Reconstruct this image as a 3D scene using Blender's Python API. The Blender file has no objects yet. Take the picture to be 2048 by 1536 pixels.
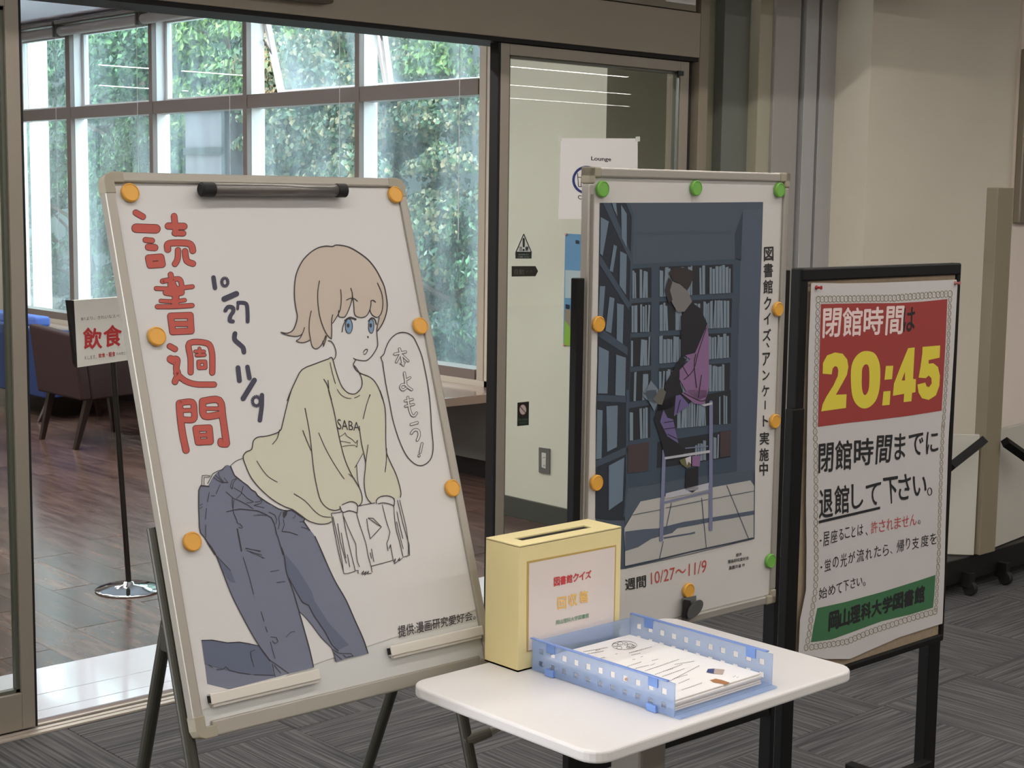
import bpy, bmesh, math, random
import numpy as np
from mathutils import Vector, Matrix, Quaternion
from mathutils.geometry import tessellate_polygon
random.seed(7); np.random.seed(7)
PI = math.pi

# ------------------------------------------------------------------ camera
H = 1.55; F = 3100.0
def nrm(v): return v / np.linalg.norm(v)
UPC = nrm(np.array((348, 25680, -3100.)))
XC = np.array((3407, 336, 3100.)); XC = nrm(XC - UPC * np.dot(XC, UPC))
YC = np.cross(UPC, XC)
if YC[0] > 0: YC = -YC
CAM = np.array((0, 0, H))
sc = bpy.context.scene
cd = bpy.data.cameras.new('camera'); cam = bpy.data.objects.new('camera', cd)
sc.collection.objects.link(cam); sc.camera = cam
cd.sensor_width = 36; cd.lens = F / 2048 * 36; cd.clip_start = .05; cd.clip_end = 200
_r = Vector((XC[0], YC[0], UPC[0])); _u = Vector((XC[1], YC[1], UPC[1])); _f = Vector((XC[2], YC[2], UPC[2]))
M = Matrix((_r, _u, -_f)).transposed().to_4x4(); M.translation = Vector(CAM); cam.matrix_world = M

# ------------------------------------------------------------------ world, sun, lamps, exposure
EXPO = 0.0
w = bpy.data.worlds.new('world'); sc.world = w; w.use_nodes = True
nt = w.node_tree; nt.nodes.clear()
wo = nt.nodes.new('ShaderNodeOutputWorld'); bg = nt.nodes.new('ShaderNodeBackground')
bg.inputs[0].default_value = (.90, .935, 1.0, 1); bg.inputs[1].default_value = 12.0
nt.links.new(bg.outputs[0], wo.inputs[0])
sd = bpy.data.lights.new('sun', 'SUN'); sd.energy = 17.0; sd.angle = math.radians(6); sd.color = (1, .97, .92)
so = bpy.data.objects.new('sun', sd); sc.collection.objects.link(so)
so.rotation_euler = Vector((.16, -.85, .72)).to_track_quat('Z', 'Y').to_euler()
sc.view_settings.view_transform = 'Standard'; sc.view_settings.look = 'None'
sc.view_settings.exposure = EXPO; sc.view_settings.gamma = 1; sc.view_settings.use_curve_mapping = False
def area(name, loc, sx, sy, power, col=(1, .95, .89), rot=(0, 0, 0)):
    d = bpy.data.lights.new(name, 'AREA'); d.shape = 'RECTANGLE'; d.size = sx; d.size_y = sy
    d.energy = power; d.color = col
    o = bpy.data.objects.new(name, d); sc.collection.objects.link(o); o.location = loc; o.rotation_euler = rot
    return o
# ceiling strip lights of the lobby, all parallel to the door wall
for (y, x0, x1, pw) in ((2.95, .6, 4.9, 34), (1.35, -1.6, 10, 72), (-.1, -2.5, 11, 66), (-1.25, -3, 11, 74), (-3.0, -3, 11.9, 88), (-4.83, -3, 13.9, 74), (-6.55, -3, 15.7, 62)):
    area('lobby_strip_light', ((x0 + x1) / 2, y, 2.8), x1 - x0, .05, pw)
# strip lights of the lounge
for y in (5.2, 6.9, 8.6, 10.3):
    area('lounge_strip_light', (2.6, y, 2.82), 2.4, .05, 42)

for y, x0, x1 in ((14.6, 2.0, 3.95), (17.4, 1.2, 2.4), (11.7, 1.5, 2.4)):
    area('lounge_strip_light', ((x0 + x1) / 2, y, 2.82), x1 - x0, .05, 24 * (x1 - x0))
# ------------------------------------------------------------------ picture <-> place
def ray(px, py):
    v = np.array((px - 1024, 768 - py, F)); return np.array((v @ XC, v @ YC, v @ UPC))
def hit(px, py, ax, val):
    r = ray(px, py); return CAM + r * ((val - CAM[ax]) / r[ax])
class Plane:
    def __init__(s, O, U, V):
        s.O = np.array(O, float); s.U = nrm(np.array(U, float)); s.V = nrm(np.array(V, float))
        s.N = np.cross(s.U, s.V)
        if s.N @ (CAM - s.O) < 0: s.N = -s.N
    def at(s, px, py, h=0):
        r = ray(px, py); O = s.O + s.N * h; return CAM + r * (((O - CAM) @ s.N) / (r @ s.N))
    def uv(s, px, py):
        p = s.at(px, py) - s.O; return p @ s.U, p @ s.V
    def w(s, u, v, h=0): return s.O + s.U * u + s.V * v + s.N * h
def Z(ox, oy, s, pts): return [(ox + x / s, oy + y / s) for x, y in pts]

# ------------------------------------------------------------------ materials
def lin(c): return tuple((x / 255 / 12.92) if x <= 10.3 else ((x / 255 + .055) / 1.055) ** 2.4 for x in c)
def mat(name, rgb, rough=.6, metal=0, noise=0, nscale=20, bump=0, bscale=200, spec=.5, trans=0, alpha=1, emit=0, coat=0, stretch=None):
    m = bpy.data.materials.new(name); m.use_nodes = True; n = m.node_tree; b = n.nodes['Principled BSDF']
    c = lin(rgb) + (1,); b.inputs['Base Color'].default_value = c
    b.inputs['Roughness'].default_value = rough; b.inputs['Metallic'].default_value = metal
    b.inputs['Specular IOR Level'].default_value = spec; b.inputs['Transmission Weight'].default_value = trans
    b.inputs['Alpha'].default_value = alpha; b.inputs['Coat Weight'].default_value = coat
    if emit: b.inputs['Emission Color'].default_value = c; b.inputs['Emission Strength'].default_value = emit
    tc = n.nodes.new('ShaderNodeTexCoord'); mp = n.nodes.new('ShaderNodeMapping')
    n.links.new(tc.outputs['Object'], mp.inputs[0])
    if stretch: mp.inputs['Scale'].default_value = stretch
    if noise:
        t = n.nodes.new('ShaderNodeTexNoise'); t.inputs['Scale'].default_value = nscale; t.inputs['Detail'].default_value = 4
        r = n.nodes.new('ShaderNodeMapRange'); r.inputs[1].default_value = .3; r.inputs[2].default_value = .7
        r.inputs[3].default_value = 1 - noise; r.inputs[4].default_value = 1 + noise
        x = n.nodes.new('ShaderNodeMix'); x.data_type = 'RGBA'; x.blend_type = 'MULTIPLY'; x.inputs[0].default_value = 1
        x.inputs[6].default_value = c
        n.links.new(mp.outputs[0], t.inputs['Vector']); n.links.new(t.outputs['Fac'], r.inputs[0])
        n.links.new(r.outputs[0], x.inputs[7]); n.links.new(x.outputs[2], b.inputs['Base Color'])
    if bump:
        t = n.nodes.new('ShaderNodeTexNoise'); t.inputs['Scale'].default_value = bscale
        u = n.nodes.new('ShaderNodeBump'); u.inputs['Strength'].default_value = bump; u.inputs['Distance'].default_value = .002
        n.links.new(mp.outputs[0], t.inputs['Vector']); n.links.new(t.outputs['Fac'], u.inputs['Height'])
        n.links.new(u.outputs[0], b.inputs['Normal'])
    return m
def glass_mat(name, tint, refl, haze=0, hazecol=(200, 215, 225)):
    m = bpy.data.materials.new(name); m.use_nodes = True; n = m.node_tree; n.nodes.clear()
    o = n.nodes.new('ShaderNodeOutputMaterial'); t = n.nodes.new('ShaderNodeBsdfTransparent'); g = n.nodes.new('ShaderNodeBsdfGlossy')
    t.inputs[0].default_value = tint + (1,); g.inputs['Roughness'].default_value = 0.0; g.inputs[0].default_value = (1, 1, 1, 1)
    fr = n.nodes.new('ShaderNodeLayerWeight'); fr.inputs[0].default_value = .5      # facing = 1 - |cos|, the same from both sides
    pw_ = n.nodes.new('ShaderNodeMath'); pw_.operation = 'POWER'; pw_.inputs[1].default_value = 5
    mu = n.nodes.new('ShaderNodeMath'); mu.operation = 'MULTIPLY_ADD'; mu.inputs[1].default_value = .96 * refl; mu.inputs[2].default_value = .04 * refl
    mx = n.nodes.new('ShaderNodeMixShader'); n.links.new(fr.outputs['Facing'], pw_.inputs[0]); n.links.new(pw_.outputs[0], mu.inputs[0]); n.links.new(mu.outputs[0], mx.inputs[0])
    n.links.new(t.outputs[0], mx.inputs[1]); n.links.new(g.outputs[0], mx.inputs[2])
    last = mx
    if haze:   # pale veil painted in for reflections washing over the pane
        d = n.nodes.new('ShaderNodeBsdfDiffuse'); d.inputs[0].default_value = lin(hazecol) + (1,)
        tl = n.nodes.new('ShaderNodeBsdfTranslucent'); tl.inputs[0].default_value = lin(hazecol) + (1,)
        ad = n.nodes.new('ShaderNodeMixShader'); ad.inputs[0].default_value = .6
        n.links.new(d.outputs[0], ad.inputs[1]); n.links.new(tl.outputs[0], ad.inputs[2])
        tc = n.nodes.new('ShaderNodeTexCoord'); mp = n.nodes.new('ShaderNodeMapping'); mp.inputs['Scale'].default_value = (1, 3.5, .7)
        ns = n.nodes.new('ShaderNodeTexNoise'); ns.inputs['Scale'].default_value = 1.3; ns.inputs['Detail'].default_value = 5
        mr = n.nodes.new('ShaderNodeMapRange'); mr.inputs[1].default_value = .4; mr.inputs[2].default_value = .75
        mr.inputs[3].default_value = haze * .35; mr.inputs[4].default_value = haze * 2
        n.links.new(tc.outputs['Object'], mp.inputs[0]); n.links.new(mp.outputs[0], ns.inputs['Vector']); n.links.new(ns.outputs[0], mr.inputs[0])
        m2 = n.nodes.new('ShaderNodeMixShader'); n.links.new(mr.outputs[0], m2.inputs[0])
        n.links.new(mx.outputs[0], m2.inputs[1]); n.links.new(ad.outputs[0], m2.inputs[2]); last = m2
    n.links.new(last.outputs[0], o.inputs[0]); return m

MT = {}
def K(name, *a, **k):
    if name not in MT: MT[name] = mat(name, *a, **k)
    return MT[name]
steel = K('beige_aluminium', (150, 141, 129), .42, .25, noise=.03, nscale=3)
header_m = K('bronze_header', (156, 145, 131), .5, .15, noise=.04, nscale=2)
black_m = K('black_metal', (15, 14, 14), .45)
rubber = K('black_rubber', (10, 9, 9), .7)
cream = K('cream_wall', (222, 214, 198), .85, noise=.02, nscale=3, bump=.1)
pinkish = K('pink_cream_wall', (230, 216, 206), .85, noise=.02, nscale=3)
green_wall = K('pale_green_wall', (224, 224, 212), .8, noise=.03, nscale=2)
white_paint = K('white_paint', (226, 226, 224), .6)
lav_ceiling = K('ceiling_white', (236, 232, 244), .9)
white_alu = K('white_aluminium', (240, 238, 238), .4)
paper = K('white_paper', (204, 201, 199), .75, noise=.015, nscale=5)
whiteboard_m = K('whiteboard', (196, 196, 193), .25, noise=.02, nscale=4)
frame_m = K('frame_grey', (160, 154, 144), .4, .35)
corner_m = K('frame_corner_grey', (150, 142, 124), .55)
olive = K('olive_tube', (62, 60, 52), .35, .3)
sign_black = K('stand_black', (11, 10, 10), .55, spec=.25)
ink = K('ink_line', (58, 52, 56), .8)
red_ink = K('red_ink', (180, 84, 74), .8)
navy_ink = K('navy_ink', (66, 64, 80), .8)

# ------------------------------------------------------------------ object helpers
COL = sc.collection
def tag(o, label=None, cat=None, group=None, kind=None):
    if label: o['label'] = label
    if cat: o['category'] = cat
    if group: o['group'] = group
    if kind: o['kind'] = kind
    return o
def thing(name, label, cat, loc, group=None, kind=None):
    o = bpy.data.objects.new(name, None); COL.objects.link(o); o.location = Vector(loc); o.empty_display_size = .05
    return tag(o, label, cat, group, kind)
def wloc(p):
    v = Vector((0, 0, 0))
    while p is not None: v += p.location; p = p.parent
    return v
def link(name, me, m, parent=None, smooth=False):
    """me: mesh in world coordinates; the child keeps the origin of its parent"""
    ob = bpy.data.objects.new(name, me); COL.objects.link(ob)
    if m is not None: me.materials.append(m)
    if smooth: me.shade_smooth()
    if parent is not None:
        me.transform(Matrix.Translation(-wloc(parent))); ob.parent = parent
    return ob
class MB:
    """collects shapes into one mesh"""
    def __init__(s): s.v = []; s.f = []
    def add(s, vs, fs):
        n = len(s.v); s.v += [tuple(map(float, v)) for v in vs]; s.f += [tuple(i + n for i in f) for f in fs]; return s
    def box(s, a, b):
        (x0, y0, z0), (x1, y1, z1) = a, b
        return s.add([(x0, y0, z0), (x1, y0, z0), (x1, y1, z0), (x0, y1, z0), (x0, y0, z1), (x1, y0, z1), (x1, y1, z1), (x0, y1, z1)],
                     [(0, 3, 2, 1), (4, 5, 6, 7), (0, 1, 5, 4), (1, 2, 6, 5), (2, 3, 7, 6), (3, 0, 4, 7)])
    def pbox(s, P, u0, u1, v0, v1, h0, h1):
        vs = [P.w(u, v, h) for h in (h0, h1) for (u, v) in ((u0, v0), (u1, v0), (u1, v1), (u0, v1))]
        return s.add(vs, [(0, 3, 2, 1), (4, 5, 6, 7), (0, 1, 5, 4), (1, 2, 6, 5), (2, 3, 7, 6), (3, 0, 4, 7)])
    def tube(s, pts, r, n=12, cap=True):
        pts = [np.array(p, float) for p in pts]; rs = r if isinstance(r, (list, tuple)) else [r] * len(pts)
        rings = []; k0 = len(s.v); prev = None
        for i, p in enumerate(pts):
            d = pts[min(i + 1, len(pts) - 1)] - pts[max(i - 1, 0)]; d = nrm(d)
            a = np.array((0, 0, 1.)) if abs(d[2]) < .9 else np.array((1., 0, 0))
            if prev is not None: a = prev
            e1 = nrm(a - d * (a @ d)); e2 = np.cross(d, e1); prev = e1
            s.v += [tuple(p + rs[i] * (e1 * math.cos(t) + e2 * math.sin(t))) for t in np.linspace(0, 2 * PI, n, endpoint=False)]
        for i in range(len(pts) - 1):
            for j in range(n):
                a, b = k0 + i * n + j, k0 + i * n + (j + 1) % n
                s.f.append((a, b, b + n, a + n))
        if cap:
            s.f.append(tuple(k0 + j for j in reversed(range(n)))); s.f.append(tuple(k0 + (len(pts) - 1) * n + j for j in range(n)))
        return s
    def lathe(s, c, axis, prof, n=28):
        """prof: list of (radius, height along axis)"""
        c = np.array(c, float); d = nrm(np.array(axis, float)); a = np.array((0, 0, 1.)) if abs(d[2]) < .9 else np.array((1., 0, 0))
        e1 = nrm(a - d * (a @ d)); e2 = np.cross(d, e1); k0 = len(s.v)
        for r, h in prof:
            s.v += [tuple(c + d * h + r * (e1 * math.cos(t) + e2 * math.sin(t))) for t in np.linspace(0, 2 * PI, n, endpoint=False)]
        for i in range(len(prof) - 1):
            for j in range(n):
                a_, b_ = k0 + i * n + j, k0 + i * n + (j + 1) % n; s.f.append((a_, b_, b_ + n, a_ + n))
        s.f.append(tuple(k0 + j for j in reversed(range(n)))); s.f.append(tuple(k0 + (len(prof) - 1) * n + j for j in range(n)))
        return s
    def mesh(s, name='m', bevel=0, seg=2):
        me = bpy.data.meshes.new(name); me.from_pydata(s.v, [], s.f); me.update()
        bm = bmesh.new(); bm.from_mesh(me)
        bmesh.ops.recalc_face_normals(bm, faces=bm.faces)
        if bevel:
            es = [e for e in bm.edges if len(e.link_faces) == 2 and e.calc_face_angle(0) > .6]
            bmesh.ops.bevel(bm, geom=es, offset=bevel, segments=seg, affect='EDGES', profile=.5, clamp_overlap=True)
        bm.to_mesh(me); bm.free(); return me
    def build(s, name, m, parent=None, bevel=0, seg=2, smooth=False):
        return link(name, s.mesh(name, bevel, seg), m, parent, smooth)
def struct(name, mb, m, parent=None, bevel=0, label=None):
    o = mb.build(name, m, parent, bevel)
    if parent is None: o['kind'] = 'structure'
    if label: o['label'] = label
    return o

# ---- flat print: everything is drawn as real flat pieces lying on its sheet
class Print:
    def __init__(s, P, h): s.P = P; s.h = h; s.mb = MB()
    def _p(s, pts):
        s.k = (getattr(s, 'k', 0) + 1) % 29       # neighbouring strokes of one print never share a plane
        return [s.P.at(x, y, s.h + s.k * 1.0e-5) for x, y in pts]
    def poly(s, pts, holes=()):
        loops = [[Vector((x, y, 0)) for x, y in l] for l in [pts] + list(holes)]
        tri = tessellate_polygon(loops); allp = [p for l in [pts] + list(holes) for p in l]
        s.mb.add(s._p(allp), tri); return s
    def quad(s, a, b, c, d): s.mb.add(s._p([a, b, c, d]), [(0, 1, 2, 3)]); return s
    def disc(s, c, r, n=14, ry=None):
        ry = ry or r
        pts = [(c[0] + r * math.cos(t), c[1] + ry * math.sin(t)) for t in np.linspace(0, 2 * PI, n, endpoint=False)]
        s.mb.add(s._p(pts), [tuple(range(n))]); return s
    def line(s, pts, wd, caps=True, smooth=0, closed=False):
        if smooth: pts = catmull(pts, smooth, closed)
        elif closed: pts = list(pts) + [pts[0]]
        ws = wd if isinstance(wd, (list, tuple)) else None
        for i in range(len(pts) - 1):
            (x0, y0), (x1, y1) = pts[i], pts[i + 1]; L = math.hypot(x1 - x0, y1 - y0)
            if L < 1e-6: continue
            nx, ny = -(y1 - y0) / L * wd / 2, (x1 - x0) / L * wd / 2
            s.quad((x0 + nx, y0 + ny), (x1 + nx, y1 + ny), (x1 - nx, y1 - ny), (x0 - nx, y0 - ny))
            if caps and i > 0 and wd > 1.2: s.disc((x0, y0), wd / 2, 8 if wd < 5 else 14)
        if caps and wd > 2.5:
            s.disc(pts[0], wd / 2, 14); s.disc(pts[-1], wd / 2, 14)
        return s
    def ring(s, c, rx, ry, wd, n=12):
        pts = [(c[0] + rx * math.cos(t), c[1] + ry * math.sin(t)) for t in np.linspace(0, 2 * PI, n, endpoint=False)]
        return s.line(pts, wd, closed=True, caps=False)
    def text(s, body, tl, tr, br, bl, bold=.0):
        vs, fs = text_mesh(body, bold)
        pts = [(tl[0] * (1 - a) * (1 - b) + tr[0] * a * (1 - b) + br[0] * a * b + bl[0] * (1 - a) * b,
                tl[1] * (1 - a) * (1 - b) + tr[1] * a * (1 - b) + br[1] * a * b + bl[1] * (1 - a) * b) for a, b in vs]
        nb = len(pts) // (5 if bold > 0 else 1); k3 = [[s.P.at(x, y, s.h + (j % 5) * 5e-5) for x, y in pts[j * nb:(j + 1) * nb]] for j in range(5 if bold > 0 else 1)]
        s.mb.add([q for l in k3 for q in l], fs); return s
    def build(s, name, m, parent): return s.mb.build(name, m, parent)
_tc = {}
def text_mesh(body, bold):
    if (body, bold) in _tc: return _tc[(body, bold)]
    c = bpy.data.curves.new('t', 'FONT'); c.body = body; c.size = 1; c.resolution_u = 3; c.fill_mode = 'FRONT'
    o = bpy.data.objects.new('t', c); COL.objects.link(o)
    dg = bpy.context.evaluated_depsgraph_get(); dg.update()
    me = bpy.data.meshes.new_from_object(o.evaluated_get(dg))
    v = np.array([x.co[:2] for x in me.vertices]); fs = [tuple(p.vertices) for p in me.polygons]
    a, b = v.min(0), v.max(0)
    vs = [((x - a[0]) / (b[0] - a[0]), (b[1] - y) / (b[1] - a[1])) for x, y in v]
    if bold > 0:
        k = bold * .9 / (b[1] - a[1]); kx = bold * .9 / (b[0] - a[0]); n0 = len(vs); v0 = list(vs); f0 = list(fs)
        for i, (ex, ey) in enumerate(((1, 0), (-1, 0), (0, 1), (0, -1))):
            vs += [(x + ex * kx, y + ey * k) for x, y in v0]; fs += [tuple(j + n0 * (i + 1) for j in f) for f in f0]
    bpy.data.objects.remove(o); bpy.data.curves.remove(c); bpy.data.meshes.remove(me)
    _tc[(body, bold)] = (vs, fs); return vs, fs
def catmull(p, k=4, closed=False):
    p = [np.array(q, float) for q in p]; n = len(p); out = []
    rng = n if closed else n - 1
    for i in range(rng):
        g = (lambda j: p[j % n]) if closed else (lambda j: p[max(0, min(n - 1, j))])
        a, b, c, d = g(i - 1), g(i), g(i + 1), g(i + 2)
        for t in np.linspace(0, 1, k, endpoint=False):
            out.append(tuple(.5 * ((2 * b) + (c - a) * t + (2 * a - 5 * b + 4 * c - d) * t * t + (3 * b - a - 3 * c + d) * t ** 3)))
    out.append(tuple(p[0]) if closed else tuple(p[-1])); return out

# ================================================================== SETTING
YD = 4.11
# lobby floor: base + quarter-turned striped carpet tiles
def carpet_mat():
    m = bpy.data.materials.new('striped_carpet'); m.use_nodes = True; n = m.node_tree; b = n.nodes['Principled BSDF']
    b.inputs['Roughness'].default_value = .95; b.inputs['Specular IOR Level'].default_value = .1
    tc = n.nodes.new('ShaderNodeTexCoord'); oi = n.nodes.new('ShaderNodeObjectInfo')
    ad = n.nodes.new('ShaderNodeVectorMath'); ad.operation = 'ADD'
    sc_ = n.nodes.new('ShaderNodeVectorMath'); sc_.operation = 'SCALE'; sc_.inputs['Scale'].default_value = 37
    cx = n.nodes.new('ShaderNodeCombineXYZ'); n.links.new(oi.outputs['Random'], cx.inputs[0]); n.links.new(oi.outputs['Random'], cx.inputs[1])
    n.links.new(cx.outputs[0], sc_.inputs[0]); n.links.new(tc.outputs['Object'], ad.inputs[0]); n.links.new(sc_.outputs[0], ad.inputs[1])
    mp = n.nodes.new('ShaderNodeMapping'); mp.inputs['Scale'].default_value = (2.2, 100, 1); n.links.new(ad.outputs[0], mp.inputs[0])
    t = n.nodes.new('ShaderNodeTexNoise'); t.inputs['Scale'].default_value = 1; t.inputs['Detail'].default_value = 3; t.inputs['Roughness'].default_value = .6
    n.links.new(mp.outputs[0], t.inputs['Vector'])
    r = n.nodes.new('ShaderNodeValToRGB'); e = r.color_ramp.elements
    e[0].position = .36; e[0].color = lin((64, 64, 66)) + (1,); e[1].position = .62; e[1].color = lin((100, 99, 99)) + (1,)
    x = e.new(.5); x.color = lin((82, 81, 82)) + (1,)
    n.links.new(t.outputs[0], r.inputs[0]); n.links.new(r.outputs[0], b.inputs['Base Color'])
    t2 = n.nodes.new('ShaderNodeTexNoise'); t2.inputs['Scale'].default_value = 260
    bp = n.nodes.new('ShaderNodeBump'); bp.inputs['Strength'].default_value = .5; bp.inputs['Distance'].default_value = .003
    n.links.new(tc.outputs['Object'], t2.inputs['Vector']); n.links.new(t2.outputs[0], bp.inputs['Height']); n.links.new(bp.outputs[0], b.inputs['Normal'])
    return m
carpet = carpet_mat()
fl = struct('floor', MB().box((-4, -8, -.2), (17, 4.15, -.004)), K('carpet_base', (88, 86, 85), .95)); fl['label'] = 'grey striped carpet tile floor of the lobby'
tile_me = MB().box((-.2492, -.2492, -.006), (.2492, .2492, 0)).mesh('carpet_tile', .0012, 1); tile_me.materials.append(carpet)
for i in range(1, 19):
    for j in range(0, 9):
        x = .25 + i * .5; y = 4.14 - .25 - j * .5
        if y + x * .12 < .2: continue
        o = bpy.data.objects.new('carpet_tile', tile_me); COL.objects.link(o); o.parent = fl; o.location = (x, y, 0)
        o.rotation_euler = (0, 0, PI / 2 * ((i + j) % 2) + PI * random.randint(0, 1))
# lounge floor: base + planks along Y
def plank_mat():
    m = bpy.data.materials.new('walnut_plank'); m.use_nodes = True; n = m.node_tree; b = n.nodes['Principled BSDF']
    b.inputs['Roughness'].default_value = .2; b.inputs['Specular IOR Level'].default_value = .42
    tc = n.nodes.new('ShaderNodeTexCoord'); oi = n.nodes.new('ShaderNodeObjectInfo')
    sc_ = n.nodes.new('ShaderNodeVectorMath'); sc_.operation = 'SCALE'; sc_.inputs['Scale'].default_value = 23
    cx = n.nodes.new('ShaderNodeCombineXYZ'); n.links.new(oi.outputs['Random'], cx.inputs[0]); n.links.new(oi.outputs['Random'], cx.inputs[1])
    ad = n.nodes.new('ShaderNodeVectorMath'); n.links.new(cx.outputs[0], sc_.inputs[0]); n.links.new(tc.outputs['Object'], ad.inputs[0]); n.links.new(sc_.outputs[0], ad.inputs[1])
    mp = n.nodes.new('ShaderNodeMapping'); mp.inputs['Scale'].default_value = (26, 2.6, 1); n.links.new(ad.outputs[0], mp.inputs[0])
    t = n.nodes.new('ShaderNodeTexNoise'); t.inputs['Scale'].default_value = 1; t.inputs['Detail'].default_value = 6; n.links.new(mp.outputs[0], t.inputs['Vector'])
    r = n.nodes.new('ShaderNodeValToRGB'); e = r.color_ramp.elements
    e[0].position = .3; e[0].color = lin((76, 56, 50)) + (1,); e[1].position = .72; e[1].color = lin((122, 97, 88)) + (1,)
    n.links.new(t.outputs[0], r.inputs[0])
    mr = n.nodes.new('ShaderNodeMapRange'); mr.inputs[3].default_value = .72; mr.inputs[4].default_value = 1.15; n.links.new(oi.outputs['Random'], mr.inputs[0])
    x = n.nodes.new('ShaderNodeMix'); x.data_type = 'RGBA'; x.blend_type = 'MULTIPLY'; x.inputs[0].default_value = 1
    n.links.new(r.outputs[0], x.inputs[6]); n.links.new(mr.outputs[0], x.inputs[7]); n.links.new(x.outputs[2], b.inputs['Base Color'])
    mr2 = n.nodes.new('ShaderNodeMapRange'); mr2.inputs[3].default_value = .17; mr2.inputs[4].default_value = .27; n.links.new(t.outputs[0], mr2.inputs[0]); n.links.new(mr2.outputs[0], b.inputs['Roughness'])
    bp = n.nodes.new('ShaderNodeBump'); bp.inputs['Strength'].default_value = .06; bp.inputs['Distance'].default_value = .002
    n.links.new(t.outputs[0], bp.inputs['Height']); n.links.new(bp.outputs[0], b.inputs['Normal'])
    return m
plank = plank_mat()
lf = struct('floor', MB().box((-1.5, 4.15, -.2), (6.0, 18.34, -.004)), K('plank_base', (46, 34, 28), .6)); lf['label'] = 'dark walnut plank floor of the lounge'
pk_me = MB().box((-.0895, -.4575, -.006), (.0895, .4575, 0)).mesh('plank'); pk_me.materials.append(plank)
for i in range(22):
    x = 1.78 + .09 + i * .18
    off = (i * .37) % .917
    for j in range(10):
        y0 = 4.655 - off + j * .918; y1 = y0 + .915
        y0c = max(y0, 4.655); y1c = min(y1, 12.3)
        if y1c - y0c < .12: continue
        if x + .09 < 1.85 + (y0c - 4.6) * .17: continue
        o = bpy.data.objects.new('plank', pk_me); COL.objects.link(o); o.parent = lf
        o.location = (x, (y0c + y1c) / 2, 0); o.scale = (1, (y1c - y0c - .002) / .915, 1)
# threshold: three glossy white stone strips, then the door rail
glossy_white = K('polished_white_stone', (222, 226, 236), .07, noise=.02, nscale=2, spec=.7)
th = thing('threshold', 'polished white stone threshold strips with brown metal door rail', None, (3.2, 4.4, 0), kind='structure')
for (a, b) in ((4.404, 4.652), (4.262, 4.4), (4.192, 4.258)): MB().box((.8, a, -.02), (5.0, b, .002)).build('stone_strip', glossy_white, th, .001)
brown_metal = K('brown_rail', (120, 100, 92), .4, .4)
MB().box((.8, 4.118, -.02), (5.0, 4.19, -.001)).build('rail_channel', brown_metal, th, .001)
for (a, b) in ((4.098, 4.116), (4.136, 4.148), (4.07, 4.09)): MB().box((.8, a, -.01), (5.0, b, .006)).build('rail', K('pale_rail', (196, 184, 172), .35, .4), th, .001)

# lobby shell (behind and above the camera) and right hand wall
struct('ceiling', MB().box((-4, -8, 2.85), (17, 4.1, 2.95)), white_paint)
struct('wall_back', MB().box((-4, -8.1, -.004), (17, -8, 2.85)), cream)
struct('wall_left', MB().box((-4.1, -8, -.004), (-4, 4.1, 2.85)), cream)
struct('wall_far', MB().box((17, -8, -.004), (17.1, 4.1, 2.85)), cream)
XR = hit(1735, 300, 1, 3.9)[0]; XR2 = hit(2029, 250, 1, 3.9)[0]
struct('wall_right', MB().box((XR, 3.9, -.004), (XR2, 4.3, 2.85)), cream)
struct('wall_right', MB().box((XR2, 3.885, -.004), (17, 4.3, 2.85)), pinkish)
struct('ceiling', MB().box((.5, 3.48, 2.42), (5.85, 3.56, 2.85)), cream)['label'] = 'unseen cream soffit below the lobby ceiling, sized to shade the header and upper wall'  # out of view; shaped for the shadow on header and right wall
# door wall: header beam, cover, jambs, shutter rails
hd = thing('trim_1', 'grey beige header beam above the sliding doors', None, (3, YD, 2.1), kind='structure')
MB().box((-1.5, YD - .02, 2.103), (4.735, YD + .16, 2.275)).build('header_beam', header_m, hd, .002)
MB().box((-1.5, YD - .012, 2.088), (4.735, YD + .16, 2.1028)).build('black_strip', rubber, hd)  # black strip under the header beam
MB().box((-1.5, YD - .016, 2.279), (4.71, YD + .16, 2.80)).build('header_cover', K('header_cover', (132, 126, 112), .5, .1), hd, .002)
MB().box((-1.5, YD, 2.273), (4.722, YD + .15, 2.281)).build('black_line', rubber, hd)  # black line between beam and cover
MB().box((-1.5, YD + .0, 2.80), (4.735, YD + .16, 2.85)).build('top_filler', header_m, hd)
a = hit(1355, 8, 1, YD - .02)
MB().box((4.53, YD - .022, 2.302), (4.70, YD - .016, 2.40)).build('notice_plate', white_paint, hd)
se = thing('door_sensor', 'dark beige door sensor box on the header above the left sliding door', 'sensor', (2.7, YD - .03, 2.2))
MB().box((2.45, YD - .075, 2.142), (2.93, YD - .021, 2.22)).build('sensor_housing', K('sensor_housing', (88, 80, 68), .5), se, .008)
MB().box((2.50, YD - .082, 2.163), (2.90, YD - .074, 2.20)).build('sensor_window', rubber, se, .002)
# side trims right of the doors
def strip(name, x0, x1, y0, y1, m, z1=2.85, bevel=.002): return struct(name, MB().box((x0, y0, -.004), (x1, y1, z1)), m, bevel=bevel)
jm = K('olive_beige_jamb', (140, 130, 114), .55, .1)
strip('trim_2', 4.737, 4.79, YD - .02, YD + .15, jm)
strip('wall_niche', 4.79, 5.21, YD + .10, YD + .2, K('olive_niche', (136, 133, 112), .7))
strip('trim_3', 4.965, 5.13, YD + .05, YD + .1, K('dark_green_grey_panel', (112, 116, 108), .5))
strip('trim_4', 5.13, 5.215, YD - .0, YD + .12, K('beige_pilaster', (176, 170, 150), .6))
sg = K('grey_steel_sheet', (180, 180, 180), .45, .2, noise=.02, nscale=2)
strip('trim_5', 5.215, 5.382, YD - .015, YD + .12, K('grey_sheet_dark', (168, 164, 160), .45, .2))
strip('trim_6', 5.384, 5.40, YD + .03, YD + .12, rubber)
strip('trim_7', 5.402, 5.488, YD - .03, YD + .12, sg)
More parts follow.
